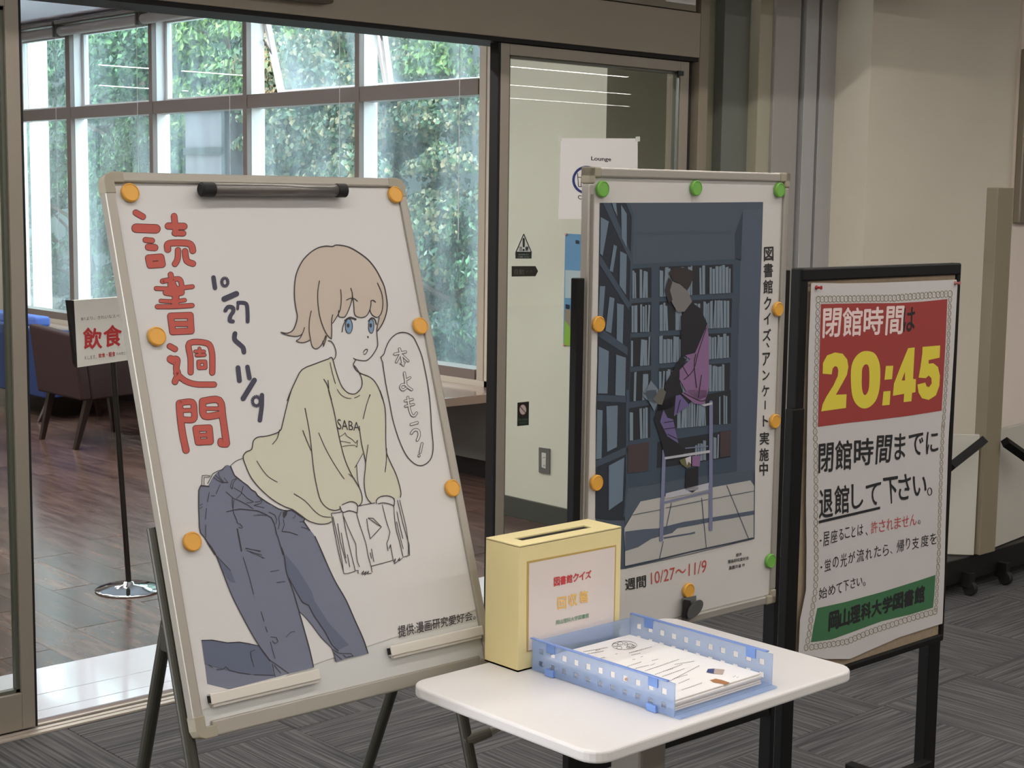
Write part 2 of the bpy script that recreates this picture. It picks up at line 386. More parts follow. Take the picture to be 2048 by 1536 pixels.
strip('trim_8', 5.488, 5.508, YD + .0, YD + .12, K('brown_gap', (66, 52, 46), .6))
strip('trim_9', 5.508, 5.716, YD - .03, YD + .12, sg)
strip('trim_10', 5.716, 5.741, YD - .04, YD + .12, K('brown_edge', (112, 94, 82), .5, .1))
struct('wall_right', MB().box((5.742, 3.905, -.004), (XR + .02, 4.3, 2.85)), cream)

# sliding doors
door_glass = glass_mat('door_glass', (.93, .95, .93), 1.0)
def sliding(name, x0, x1, y0, ls, rs, label, dark_edge=None):
    d = thing(name, label, None, ((x0 + x1) / 2, y0, 0), kind='structure'); y1 = y0 + .042
    MB().box((x0, y0, .012), (x0 + ls, y1, 2.086)).build('stile', steel, d, .002)
    MB().box((x1 - rs, y0, .012), (x1, y1, 2.086)).build('stile', steel, d, .002)
    MB().box((x0 + ls, y0, .012), (x1 - rs, y1, .12)).build('bottom_rail', steel, d, .002)
    MB().box((x0 + ls, y0, 2.046), (x1 - rs, y1, 2.086)).build('top_rail', steel, d, .002)
    g = MB()
    for z in (.12, 2.036): g.box((x0 + ls, y0 + .010, z), (x1 - rs, y0 + .03, z + .010))
    for x in (x0 + ls, x1 - rs - .012): g.box((x, y0 + .010, .12), (x + .012, y0 + .03, 2.046))
    g.build('glazing_bead', K('grey_green_bead', (92, 94, 84), .4, .2), d)
    MB().box((x0 + ls, y0 + .016, .12), (x1 - rs, y0 + .024, 2.046)).build('pane', door_glass, d)
    return d
sliding('door_1', .55, 1.923, YD, .05, .040, 'left sliding glass door with grey beige frame')
d2 = sliding('door_2', 3.702, 4.70, YD + .002, .042, .05, 'right sliding glass door with grey beige frame and stickers')
MB().box((3.690, YD + .003, .012), (3.7018, YD + .046, 2.086)).build('edge_gasket', rubber, d2)
MB().box((1.9232, YD, .012), (1.929, YD + .042, 2.086)).build('edge_gasket', rubber, bpy.data.objects['door_1'])
MB().box((4.702, YD + .02, 0), (4.735, YD + .06, 2.1)).build('rear_gap', K('dark_gap', (52, 52, 50), .4), d2)
MB().box((4.628, YD - .006, 2.03), (4.66, YD + .002, 2.048)).build('latch', black_m, d2, .001)
MB().box((4.625, YD - .004, .12), (4.634, YD + .002, 2.02)).build('chrome_strip', K('chrome_strip', (170, 178, 180), .25, .8), d2)

# lounge shell
XW = 5.65
lm = K('lounge_wall', (212, 204, 190), .85, noise=.02, nscale=2)
struct('ceiling', MB().box((-1.5, 4.27, 2.855), (6.0, 18.5, 2.95)), lav_ceiling)['label'] = 'pale lavender ceiling of the lounge'
struct('wall_lounge_end', MB().box((-1.5, 18.34, -.004), (6.0, 18.5, 2.855)), lm)
struct('wall_lounge_left', MB().box((-1.6, 4.2, -.004), (-1.5, 18.5, 2.855)), lm)
struct('wall_window', MB().box((XW, 6.30, -.004), (XW + .16, 12.36, .535)), lm)       # below the windows
struct('wall_window', MB().box((XW, 6.30, 2.80), (XW + .16, 12.36, 2.856)), lm)
struct('wall_window', MB().box((XW, 12.36, -.004), (XW + .16, 18.34, 2.856)), lm)
struct('wall_pillar', MB().box((5.05, 4.90, -.004), (5.62, 5.60, 2.856)), green_wall)['label'] = 'pale grey green pillar wall behind the right door'
struct('wall_window', MB().box((XW, 5.50, -.004), (XW + .16, 6.385, 2.856)), lm)
struct('wall_niche', MB().box((5.75, 4.2, -.004), (5.9, 4.99, 2.856)), K('shaded_niche', (150, 148, 128), .8))  # shade of the recess put into a darker wall colour
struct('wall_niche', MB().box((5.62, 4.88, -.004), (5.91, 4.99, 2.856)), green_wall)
struct('wall_niche', MB().box((5.21, 4.27, -.004), (5.9, 4.31, 2.856)), K('shaded_niche2', (150, 148, 128), .8))  # same shade-darkened colour as the recess wall
struct('baseboard_pillar', MB().box((5.035, 4.885, 0), (5.05, 5.60, .097)), K('grey_baseboard', (74, 76, 72), .5), bevel=.002)
struct('baseboard_window', MB().box((XW - .014, 5.60, 0), (XW, 12.33, .10)), K('black_baseboard', (30, 29, 30), .5), bevel=.002)

# windows
win = thing('window_1', 'row of tall white framed windows looking onto greenery', None, (XW, 8.9, .55), kind='structure')
MY = [(12.33, 12.28), (11.29, 11.22), (10.022, 9.973), (8.802, 8.754), (7.581, 7.537)]
back_shade = K('backlit_window_metal', (128, 116, 110), .45, .1)  # backlit shade of the white frames put into this colour
for i, (a, b) in enumerate(MY):
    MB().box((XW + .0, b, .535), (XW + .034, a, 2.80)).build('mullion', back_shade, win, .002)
    MB().box((XW + .034, b + .002, .535), (XW + .036, a, 2.80)).build('mullion_gasket', rubber, win)
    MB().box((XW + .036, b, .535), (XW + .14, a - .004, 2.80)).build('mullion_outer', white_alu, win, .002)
MB().box((XW, 6.395, .535), (XW + .13, 6.45, 2.80)).build('jamb', K('cream_jamb', (196, 186, 170), .5), win, .002)
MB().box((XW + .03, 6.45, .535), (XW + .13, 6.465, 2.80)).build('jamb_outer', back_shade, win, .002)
edges = [6.465] + [v for a, b in reversed(MY) for v in (b, a)]
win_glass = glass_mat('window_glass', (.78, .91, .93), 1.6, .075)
for k in range(5):
    y0, y1 = edges[2 * k], edges[2 * k + 1]
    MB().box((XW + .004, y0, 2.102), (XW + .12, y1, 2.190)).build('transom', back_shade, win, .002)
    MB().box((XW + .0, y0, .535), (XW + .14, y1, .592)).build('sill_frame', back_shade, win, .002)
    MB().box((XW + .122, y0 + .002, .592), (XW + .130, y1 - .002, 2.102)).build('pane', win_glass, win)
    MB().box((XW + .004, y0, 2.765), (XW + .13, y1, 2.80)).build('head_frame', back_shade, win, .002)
    tilt = .0
    if k < 2: tilt = (.17, .24)[k]
    # opening sash of the upper light, hinged at the head
    fr = MB(); gl = MB(); sw = .03
    def T(x, y, z): return (XW + .126 + (x) * math.cos(tilt) + (2.765 - z) * math.sin(tilt), y, 2.765 - (2.765 - z) * math.cos(tilt) + x * math.sin(tilt))
    def tb(mb, a, b):
        m0 = MB().box(a, b); mb.add([T(*v) for v in m0.v], m0.f)
    tb(fr, (-.02, y0, 2.192), (.02, y0 + sw, 2.765)); tb(fr, (-.02, y1 - sw, 2.192), (.02, y1, 2.765))
    tb(fr, (-.02, y0 + sw, 2.192), (.02, y1 - sw, 2.192 + .02)); tb(fr, (-.02, y0 + sw, 2.74), (.02, y1 - sw, 2.765))
    tb(gl, (-.004, y0 + sw, 2.212), (.004, y1 - sw, 2.74))
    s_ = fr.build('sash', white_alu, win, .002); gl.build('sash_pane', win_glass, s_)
    if tilt:
        MB().tube([(XW + .12, y1 - .02, 2.55), T(0, y1 - .02, 2.42)], .006, 8).build('window_stay', K('stay_steel', (120, 110, 108), .4, .5), s_)
# ledge / window bench
bn = thing('window_bench', 'long low glossy bench ledge below the lounge windows', 'bench', (5.4, 8.5, 0))
MB().box((5.14, 6.14, .455), (XW + .0, 12.33, .502)).build('bench_top', K('glossy_brown_top', (168, 148, 136), .12, spec=.7), bn, .003)
for y in (7.4, 9.2, 11.0): MB().box((5.30, y, 0), (5.62, y + .04, .455)).build('bench_support', K('bench_support', (90, 80, 74), .5), bn, .002)
MB().box((5.60, 6.16, .102), (XW - .0005, 12.3, .455)).build('wall_under_bench', K('wall_shade_grey', (120, 120, 118), .6), bn)  # wall below the ledge, its shadow put into the grey
# roller blinds
blind_m = K('roller_blind', (176, 168, 162), .7, noise=.02, nscale=6)
for k, (y0, y1) in enumerate(((11.30, 12.28), (10.03, 11.22), (8.81, 9.96), (7.59, 8.74), (6.48, 7.53))):
    lab = ('rolled up grey roller blind half hidden behind the left sliding door frame', 'rolled up grey roller blind over the window beside the left sliding door', 'rolled up grey roller blind, second window from the left door frame',
           'rolled up grey roller blind above the third window', 'rolled up grey roller blind behind the header over the last window')[k]
    rb = thing('roller_blind', lab, 'blind', (XW - .07, (y0 + y1) / 2, 2.77), group='roller blinds')
    MB().lathe((XW - .07, y0, 2.755), (0, 1, 0), [(.03, 0), (.036, .006), (.036, y1 - y0 - .006), (.03, y1 - y0)], 20).build('blind_roll', blind_m, rb, smooth=True)
    MB().box((XW - .11, y0 - .02, 2.805), (XW - .02, y1 + .02, 2.83)).build('headrail', K('headrail', (150, 142, 134), .4, .3), rb, .003)
    for yy in (y0 - .018, y1 + .006): MB().box((XW - .10, yy, 2.715), (XW - .03, yy + .012, 2.81)).build('bracket', K('bracket_grey', (96, 92, 86), .5), rb, .003)
    MB().tube([(XW - .03, y0 + .10, 2.74), (XW - .03, y0 + .10, 1.3 if k else 1.05)], .0022, 6).build('pull_cord', white_paint, rb)

# ================================================================== OUTSIDE
struct('terrain', MB().box((5.82, 3, -.5), (40, 45, -.02)), K('dark_soil', (60, 56, 44), .95))['label'] = 'dark soil bank outside the windows'
struct('walkway', MB().box((5.82, 4, -.02), (7.6, 30, .28)), K('pale_concrete', (206, 206, 204), .8))['label'] = 'pale concrete walkway outside the windows'
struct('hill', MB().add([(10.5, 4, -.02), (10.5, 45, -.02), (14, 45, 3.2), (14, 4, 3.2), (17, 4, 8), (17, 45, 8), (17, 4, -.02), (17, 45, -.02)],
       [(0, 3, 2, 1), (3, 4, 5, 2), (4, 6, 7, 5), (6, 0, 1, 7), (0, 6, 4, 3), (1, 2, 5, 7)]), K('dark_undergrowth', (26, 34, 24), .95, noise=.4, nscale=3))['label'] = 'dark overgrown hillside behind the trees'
pp = hit(79, 300, 0, 6.35)
op = thing('round_column', 'round white column outside the first window', 'column', (6.35, pp[1], .28))
MB().lathe((6.35, pp[1], .28), (0, 0, 1), [(.082, 0), (.082, 3.4)], 28).build('shaft', white_paint, op, smooth=True)
MB().lathe((6.35, pp[1], .28), (0, 0, 1), [(.095, 0), (.095, .04), (.082, .06)], 28).build('base_collar', K('collar_grey', (170, 170, 166), .6), op)

def leaf_mat(name, c1, c2, c3):
    m = bpy.data.materials.new(name); m.use_nodes = True; n = m.node_tree; b = n.nodes['Principled BSDF']
    g = n.nodes.new('ShaderNodeNewGeometry'); r = n.nodes.new('ShaderNodeValToRGB'); e = r.color_ramp.elements
    e[0].color = lin(c1) + (1,); e[1].color = lin(c3) + (1,); x = e.new(.55); x.color = lin(c2) + (1,)
    n.links.new(g.outputs['Random Per Island'], r.inputs[0]); n.links.new(r.outputs[0], b.inputs['Base Color'])
    b.inputs['Roughness'].default_value = .45
    tr = n.nodes.new('ShaderNodeBsdfTranslucent'); n.links.new(r.outputs[0], tr.inputs[0])
    mx = n.nodes.new('ShaderNodeMixShader'); mx.inputs[0].default_value = .3; o = n.nodes['Material Output']
    n.links.new(b.outputs[0], mx.inputs[1]); n.links.new(tr.outputs[0], mx.inputs[2]); n.links.new(mx.outputs[0], o.inputs[0])
    return m
leaf_mats = [leaf_mat('leaves_mid_green', (18, 38, 26), (50, 80, 52), (112, 146, 94)),
             leaf_mat('leaves_dark_green', (16, 32, 24), (40, 66, 46), (88, 120, 80)),
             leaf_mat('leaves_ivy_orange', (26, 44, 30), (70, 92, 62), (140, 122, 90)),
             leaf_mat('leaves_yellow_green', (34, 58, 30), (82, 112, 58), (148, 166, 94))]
bark = K('bark', (92, 74, 58), .9, noise=.2, nscale=12)
def leaves(center, rad, count, size, rng, elong=2.0):
    """clumped crown: leaves sit on the skins of many small clumps"""
    nc = max(10, count // 160); C = rng.normal(size=(nc, 3)); C /= np.linalg.norm(C, axis=1)[:, None]
    C = C * (rng.uniform(.35, 1, nc) ** .5)[:, None] * np.array(rad) + np.array(center)
    C = C[(C[:, 0] < center[0] + rad[0] * .55)]; nc = len(C)
    cr = rng.uniform(.16, .38, nc)
    idx = rng.integers(0, nc, count); d = rng.normal(size=(count, 3)); d /= np.linalg.norm(d, axis=1)[:, None]
    d[:, 2] = np.abs(d[:, 2]) * .8 - .25; d[:, 0] = -np.abs(d[:, 0]) * .9 + .2 * d[:, 0]
    p = C[idx] + d * (cr[idx] * rng.uniform(.75, 1.1, count))[:, None]
    keep = p[:, 0] > 7.0; p = p[keep]; d = d[keep]; n = len(p)
    ax = rng.normal(size=(n, 3)) * .5 + np.array((-.2, 0, -.6)); ax -= d * (ax * d).sum(1)[:, None] * .6; ax /= np.linalg.norm(ax, axis=1)[:, None]
    sd_ = np.cross(ax, d + rng.normal(size=(n, 3)) * .35); sd_ /= np.linalg.norm(sd_, axis=1)[:, None] + 1e-9
    L = (size * rng.uniform(.6, 1.3, n))[:, None]; W = L / elong
    nn = np.cross(sd_, ax) * W * .25
    v = np.stack([p - ax * L * .5, p + sd_ * W * .5 + nn, p + ax * L * .5, p - sd_ * W * .5 + nn], 1).reshape(-1, 3)
    f = np.arange(n)[:, None] * 4
    f = np.concatenate([f + np.array((0, 1, 2)), f + np.array((0, 2, 3))], 0)
    me = bpy.data.meshes.new('foliage'); me.vertices.add(len(v)); me.vertices.foreach_set('co', v.astype(np.float32).ravel())
    me.loops.add(len(f) * 3); me.loops.foreach_set('vertex_index', f.astype(np.int32).ravel())
    me.polygons.add(len(f)); me.polygons.foreach_set('loop_start', np.arange(len(f), dtype=np.int32) * 3)
    me.polygons.foreach_set('loop_total', np.full(len(f), 3, np.int32)); me.update(); me.validate(); return me
rng = np.random.default_rng(5)
def tree(loc, h0, rad, cnt, size, mi, label, elong=2.0, name='tree', cat='tree', lean=0):
    t = thing(name, label, cat, (loc[0], loc[1], -.02), group=None)
    cz = h0 + rad[2]
    me = leaves((loc[0], loc[1], cz), rad, int(cnt * 1.7), size * .68, rng, elong); fo = link('foliage', me, leaf_mats[mi], t); fo['kind'] = 'stuff'
    tk = MB().tube([(loc[0] + .2, loc[1], -.02), (loc[0] + .15, loc[1] + lean * .4, h0 * .6 + .3), (loc[0], loc[1] + lean, cz)], [.11, .08, .03], 10)
    for k in range(5):
        a = rng.uniform(0, 2 * PI); z = rng.uniform(max(.3, h0 * .5), cz)
        tk.tube([(loc[0] + .1, loc[1] + lean * z / cz, z), (loc[0] - .5 + .3 * math.cos(a), loc[1] + .6 * math.sin(a), z + .5)], [.03, .012], 6)
    tk.build('trunk', bark, t)
    return t
specs = [((10.2, 20.2), .2, (1.5, 2.2, 2.6), 12000, .13, 1, 'tree with loose pale leaves behind the first window', 3.0),
         ((9.8, 17.6), 1.0, (1.4, 1.7, 2.3), 15000, .13, 0, 'tree with drooping long leaves behind the second window', 3.2),
         ((9.6, 15.4), 1.2, (1.3, 1.6, 2.0), 16000, .11, 0, 'leafy tree filling the upper third window', 1.6),
         ((9.4, 13.6), .9, (1.2, 1.3, 2.1), 15000, .11, 3, 'bright yellow green tree behind the open fourth window', 2.6),
         ((9.3, 12.2), .5, (1.2, 1.2, 1.6), 16000, .085, 2, 'ivy covered shrub with orange tinged leaves behind the fourth and fifth window', 1.4),
         ((9.0, 10.6), .1, (1.1, 1.3, 1.4), 16000, .075, 2, 'dense ivy bush with reddish leaf tips behind the last window', 1.3),
         ((9.6, 10.3), 2.0, (1.2, 1.6, 1.2), 9000, .10, 3, 'light green crown behind the top of the last window', 2.0),
         ((8.7, 12.6), .0, (.8, 1.4, .9), 9000, .085, 1, 'low dark shrub at the foot of the bank behind the fourth window', 2.0),
         ((8.6, 10.0), -.1, (.7, 1.1, .75), 8000, .08, 1, 'low dark shrub beside the walkway behind the last window', 2.2),
         ((9.2, 15.5), .0, (.9, 2.0, 1.2), 9000, .10, 0, 'undergrowth shrub below the leafy third window tree', 2.4),
         ((9.4, 18.4), .0, (.9, 2.2, 1.1), 9000, .10, 1, 'undergrowth shrub behind the lounge seats', 2.4)]
for (loc, h0, rad, cnt, size, mi, label, el) in specs:
    sh = 'shrub' in label or 'bush' in label
    tree(loc, h0, rad, cnt, size, mi, label, el, 'shrub' if sh else 'tree', 'shrub' if sh else 'tree')
# ivy carpet on the bank, a single uncountable cover
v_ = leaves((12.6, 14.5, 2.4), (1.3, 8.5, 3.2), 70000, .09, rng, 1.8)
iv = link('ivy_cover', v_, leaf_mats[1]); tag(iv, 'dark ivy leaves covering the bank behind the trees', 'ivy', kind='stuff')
# box added among the trees for a pinkish reflection in the glass
c0 = hit(371, 300, 0, 8.2); c1 = hit(452, 225, 0, 8.2)
sb = thing('reflection', 'small pinkish grey shed with dark bars, added as a box behind the third window', 'reflection', (8.3, (c0[1] + c1[1]) / 2, -.02))
MB().box((8.2, c1[1], -.02), (8.6, c0[1], c1[2] + .02)).build('reflection_face', K('pink_grey_reflection', (84, 76, 80), .7), sb)
MB().box((8.17, c1[1] - .02, -.02), (8.2, c1[1] + .04, c1[2] + .06)).build('reflection_post', rubber, sb)
MB().box((8.17, c1[1], c0[2] - .05), (8.2, c0[1], c0[2] + .02)).build('reflection_rail', rubber, sb)
MB().box((8.14, c1[1] - .06, c1[2] + .02), (8.66, c0[1] + .06, c1[2] + .07)).build('reflection_top', K('reflection_top', (120, 110, 108), .6), sb)

# ================================================================== LOUNGE THINGS
def armchair(name, label, cat, x0, x1, y0, y1, top, fab, group=None, low=.30, legs=True):
    """backrest on the lobby side (x0), seat towards the windows"""
    t = thing(name, label, cat, ((x0 + x1) / 2, (y0 + y1) / 2, 0), group)
    b = MB(); lean = .05
    b.add([(x0, y0, top - .03), (x0, y1, top), (x0 + .07, y1, top), (x0 + .07, y0, top - .03), (x0 + lean, y0, low), (x0 + lean, y1, low), (x0 + .12, y1, low), (x0 + .12, y0, low)],
          [(0, 1, 2, 3), (4, 7, 6, 5), (0, 4, 5, 1), (2, 6, 7, 3), (0, 3, 7, 4), (1, 5, 6, 2)])
    b.build('backrest', fab, t, .015, 3)
    for (ya, yb) in ((y0, y0 + .06), (y1 - .06, y1)):
        MB().add([(x0 + .12, ya, low), (x1, ya, low + .02), (x1, ya, .58), (x0 + .075, ya, .63), (x0 + .12, yb, low), (x1, yb, low + .02), (x1, yb, .58), (x0 + .075, yb, .63)],
                 [(0, 1, 2, 3), (7, 6, 5, 4), (0, 4, 5, 1), (1, 5, 6, 2), (2, 6, 7, 3), (3, 7, 4, 0)]).build('armrest', fab, t, .012, 3)
    MB().box((x0 + .12, y0 + .062, low), (x1 - .01, y1 - .062, .44)).build('seat', fab, t, .02, 3)
    if legs:
        for (lx, ly, dx) in ((x0 + .12, y0 + .05, -.09), (x0 + .12, y1 - .05, -.07), (x1 - .06, y0 + .05, .03), (x1 - .06, y1 - .05, .03)):
            m_ = MB(); a, c = .022, .014
            m_.add([(lx - a, ly - a, low), (lx + a, ly - a, low), (lx + a, ly + a, low), (lx - a, ly + a, low),
                    (lx + dx - c, ly - c, 0), (lx + dx + c, ly - c, 0), (lx + dx + c, ly + c, 0), (lx + dx - c, ly + c, 0)],
                   [(0, 1, 2, 3), (4, 7, 6, 5), (0, 4, 5, 1), (1, 5, 6, 2), (2, 6, 7, 3), (3, 7, 4, 0)]).build('leg', K('dark_wood_leg', (40, 28, 24), .35), t, .002)
    return t
red_fab = K('dark_red_fabric', (54, 32, 32), .8, noise=.06, nscale=60, bump=.2)
blue_fab = K('blue_fabric', (40, 64, 118), .8, noise=.06, nscale=60, bump=.2)
armchair('armchair', 'dark red upholstered armchair standing behind the food sign', 'armchair', 4.28, 4.86, 8.53, 9.12, .725, red_fab)
armchair('armchair', 'blue upholstered seat by the window behind the red armchair', 'armchair', 4.62, 5.12, 9.72, 11.2, .655, blue_fab, low=.16)
cu = MB().box((4.74, 10.0, .62), (4.86, 11.15, .69)).build('cushion', K('light_blue_fabric', (92, 120, 196), .8, noise=.05, nscale=50), None, .02, 3)
tag(cu, 'light blue roll cushion lying along the top of the blue seat', 'cushion')
# cafe table between the chairs
tb_ = thing('side_table', 'dark pedestal table between the lounge armchairs', 'table', (5.0, 8.2, 0))
MB().lathe((5.0, 8.05, .66), (0, 0, 1), [(.27, 0), (.28, .01), (.28, .025), (.27, .03)], 32).build('table_top', K('dark_table', (52, 40, 36), .3), tb_)
MB().tube([(5.0, 8.05, .02), (5.0, 8.05, .66)], .025, 12).build('pedestal', black_m, tb_)
MB().lathe((5.0, 8.05, 0), (0, 0, 1), [(.2, 0), (.2, .012), (.05, .03)], 28).build('base', black_m, tb_)

# food sign in the lounge
SL = Plane((2.7, 5.38, 0), (1, 0, 0), (0, 0, 1))
M7 = lambda p: Z(0, 600, 4.8, p)
ls = thing('sign_stand', 'white food sign with red characters on a pole with round chrome base', 'sign', (2.915, 5.379, 0))
tl, bl = (148, 601), (155, 735); 
tR = (300, 589.5); bR = (306, 713)
q = [tl, tR, bR, bl]
sq = [SL.at(*p) for p in q]; bk = [p + np.array((0, .02, 0)) for p in sq]
MB().add(sq + bk, [(0, 1, 2, 3), (7, 6, 5, 4), (0, 4, 5, 1), (1, 5, 6, 2), (2, 6, 7, 3), (3, 7, 4, 0)]).build('sign_panel', K('sign_panel_white', (216, 214, 206), .5), ls)
e0 = [SL.at(136, 600.5), SL.at(147.6, 601), SL.at(154.6, 735), SL.at(151, 728)]; e1 = [p + np.array((0, .022, 0)) for p in e0]
MB().add(e0 + e1, [(0, 1, 2, 3), (7, 6, 5, 4), (0, 4, 5, 1), (1, 5, 6, 2), (2, 6, 7, 3), (3, 7, 4, 0)]).build('panel_edge', black_m, ls)
pt = SL.at(233, 700) + np.array((0, .035, 0)); MB().tube([(2.915, 5.379, .025), pt], .0105, 12).build('pole', K('pole_black', (34, 30, 27), .35, .3), ls)
chrome = K('chrome', (200, 205, 208), .08, 1.0)
MB().lathe((2.915, 5.379, 0), (0, 0, 1), [(.128, 0), (.13, .004), (.125, .008), (.118, .009), (.085, .02), (.022, .024), (.018, .035)], 48).build('base', chrome, ls, smooth=True)
pr = Print(SL, .0012); rd = K('sign_red', (176, 44, 44), .7)
pr.text('飲', *M7([(800, 268), (975, 275), (978, 462), (805, 470)]), bold=.03); pr.text('食', *M7([(995, 250), (1165, 238), (1168, 435), (1000, 452)]), bold=.03)
pr.text('可', *M7([(1182, 238), (1345, 222), (1355, 415), (1200, 425)]), bold=.03)
pr.text('飲食・軽食', *M7([(945, 515), (1105, 492), (1108, 540), (948, 555)]), bold=.02); pr.build('red_lettering', rd, ls)
pr = Print(SL, .0012); pr.text('8/1より、きれいなスペース', *M7([(778, 165), (1215, 130), (1218, 162), (780, 198)]), bold=.0)
pr.text('えします。', *M7([(808, 540), (925, 525), (927, 565), (812, 572)])); pr.text('のみ可とします', *M7([(1115, 505), (1275, 490), (1278, 518), (1118, 532)])); pr.build('grey_lettering', K('sign_grey', (92, 90, 88), .7), ls)

# things on the pillar wall behind the right door
PW = Plane((5.048, 5.3, 0), (0, 1, 0), (0, 0, 1))
def flat(name, P, quad, th, m, label=None, cat=None, parent=None, h=0):
    a = [P.at(*p, h) for p in quad]; b = [x + P.N * th for x in a]; n = len(a)
    me = MB().add(a + b, [tuple(range(n)), tuple(range(2 * n - 1, n - 1, -1))] + [(i, i + n, (i + 1) % n + n, (i + 1) % n) for i in range(n)])
    o = me.build(name, m, parent)
    if label: tag(o, label, cat)
    return o
ot = flat('wall_outlet', PW, Z(860, 650, 3.4125, [(748, 835), (822, 845), (820, 1017), (748, 1005)]), .006, K('outlet_plate', (112, 112, 112), .4), 'grey wall outlet plate low on the pillar behind the right door', 'outlet')
flat('socket', PW, Z(860, 650, 3.4125, [(765, 870), (793, 875), (792, 980), (765, 970)]), .003, K('socket_white', (222, 222, 220), .4), parent=ot, h=.006)
pr = Print(PW, .0095)
for c in ((778, 905), (778, 960)): pr.line(Z(860, 650, 3.4125, [(c[0] - 4, c[1] - 5), (c[0] - 4, c[1] + 5)]), 1); pr.line(Z(860, 650, 3.4125, [(c[0] + 5, c[1] - 5), (c[0] + 5, c[1] + 5)]), 1)
pr.build('slots', ink, ot)
bp_ = flat('poster', PW, [(1131, 467), (1215, 472), (1215, 705), (1127, 690)], .002, K('sky_poster_blue', (104, 158, 204), .5), 'blue sky poster pinned to the pillar, half hidden by the second whiteboard', 'poster')
pr = Print(PW, .003); pr.quad((1130.6, 540), (1215, 545), (1215, 600), (1130, 596)); pr.build('poster_haze', K('poster_pale', (182, 202, 212), .5), bp_)
pr = Print(PW, .0034); pr.quad((1130, 618), (1215, 622), (1215, 660), (1128.5, 652)); pr.build('poster_ground', K('poster_ground', (150, 140, 128), .5), bp_)
pr = Print(PW, .0038); pr.poly([(1129.5, 640), (1140, 655), (1215, 660), (1215, 705), (1127, 690)]); pr.build('poster_grass', K('poster_grass', (140, 186, 70), .5), bp_)
pr = Print(PW, .0042); pr.quad((1151, 480), (1158, 481), (1158, 488), (1151, 487)); pr.quad((1131, 608), (1139, 610), (1139, 618), (1131, 617)); pr.build('poster_marks', K('poster_mark', (26, 40, 70), .5), bp_)
for i, c in enumerate(((1132.5, 469), (1128.5, 690))):
    t = MB().lathe(PW.at(*c, .003), PW.N, [(.006, 0), (.006, .004), (.003, .006)], 14).build('push_pin', K('pink_pin', (226, 150, 160), .4)); tag(t, ('pink pin at the upper corner of the blue poster', 'pink pin at the lower corner of the blue poster')[i], 'pin', 'pins of the blue poster')

# paper and stickers on the right door glass
PG = Plane((4, YD + .0175, 0), (1, 0, 0), (0, 0, 1))
cg = lambda p: Z(1000, 60, 4.876, p)
lp = flat('notice', PG, [(1122, 276), (1275, 277), (1275, 437), (1117, 438)], .0008, K('bright_paper', (236, 233, 232), .7), 'white lounge notice taped to the glass of the right door', 'notice', h=.0002)
pr = Print(PG, .0014); pr.text('Lounge', *cg([(890, 1233), (1083, 1243), (1083, 1290), (890, 1282)]), bold=.025)
pr.line([(1155, 346), (1157, 373)], 1.6); pr.line([(1155, 354), (1163, 355)], 1.4); pr.line([(1163, 348), (1162, 373)], 1.4); pr.line([(1157, 373), (1180, 374)], 1.6)
pr.text('C', (1156, 390), (1163, 391), (1163, 399), (1156, 398), bold=.02); pr.build('lettering', ink, lp)
pr = Print(PG, .0014); pr.ring((1173, 360), 26, 26, 5, 40); pr.build('round_logo', K('logo_blue', (44, 56, 120), .6), lp)
tape = K('clear_tape', (214, 216, 210), .3)
for qd in ([(1117, 270), (1124, 271), (1124, 282), (1117, 281)], [(1271, 273), (1280, 273), (1280, 283), (1271, 283)]): flat('tape', PG, qd, .0003, tape, parent=lp, h=.001)
cz = lambda p: Z(1020, 460, 15.357, p)
ws_ = flat('sticker', PG, cz([(420, 90), (690, 670), (675, 890), (150, 890), (145, 670)]), .0004, K('sticker_white', (206, 208, 204), .5), 'caution triangle sticker on the right door glass', 'sticker', h=.0002)
pr = Print(PG, .001); pr.line(cz([(422, 125), (655, 680), (185, 680)]), 1.9, closed=True); pr.line(cz([(420, 275), (422, 500)]), 4.2); pr.disc(cz([(418, 615)])[0], 2.3)
pr.text('注', *cz([(270, 505), (375, 505), (375, 640), (270, 640)]), bold=.03); pr.text('意', *cz([(465, 505), (570, 505), (570, 640), (465, 640)]), bold=.03); pr.poly(cz([(165, 690), (665, 690), (660, 875), (170, 875)])); pr.build('black_print', K('sticker_black', (20, 32, 26), .5), ws_)
pr = Print(PG, .0014); pr.text('はさまれないよう', *cz([(260, 730), (570, 730), (570, 775), (260, 775)])); pr.text('ご注意ください', *cz([(240, 800), (600, 800), (600, 850), (240, 850)])); pr.build('white_print', K('sticker_text', (160, 166, 160), .5), ws_)
ar = flat('sticker', PG, cz([(50, 1110), (780, 1110), (860, 1260), (780, 1420), (50, 1430)]), .0005, K('sticker_dark', (34, 32, 24), .4), 'black arrow shaped automatic door sticker', 'sticker', h=.0002)
pr = Print(PG, .0012); pr.text('自動', *cz([(130, 1205), (430, 1205), (430, 1370), (130, 1375)]), bold=.0); pr.text('ドア', *cz([(510, 1245), (690, 1245), (690, 1310), (510, 1310)])); pr.build('lettering', K('arrow_text', (92, 94, 80), .5), ar)
ch = lambda p: Z(860, 650, 3.4125, p)
hs = flat('sticker', PG, ch([(597, 530), (675, 522), (673, 683), (595, 690)]), .0005, K('sticker_dark2', (26, 24, 22), .4), 'black prohibition sticker low on the right door glass', 'sticker', h=.0002)
pr = Print(PG, .0012); pr.disc(ch([(634, 578)])[0], 7, 20, 10); pr.build('pictogram', K('picto_grey', (176, 166, 160), .5), hs)
pr = Print(PG, .0016); pr.line(ch([(612, 552), (656, 604)]), 1.4); pr.ring(ch([(634, 578)])[0], 7.2, 10.5, 1.1, 20); pr.build('pictogram_bar', K('picto_red', (90, 40, 40), .5), hs)
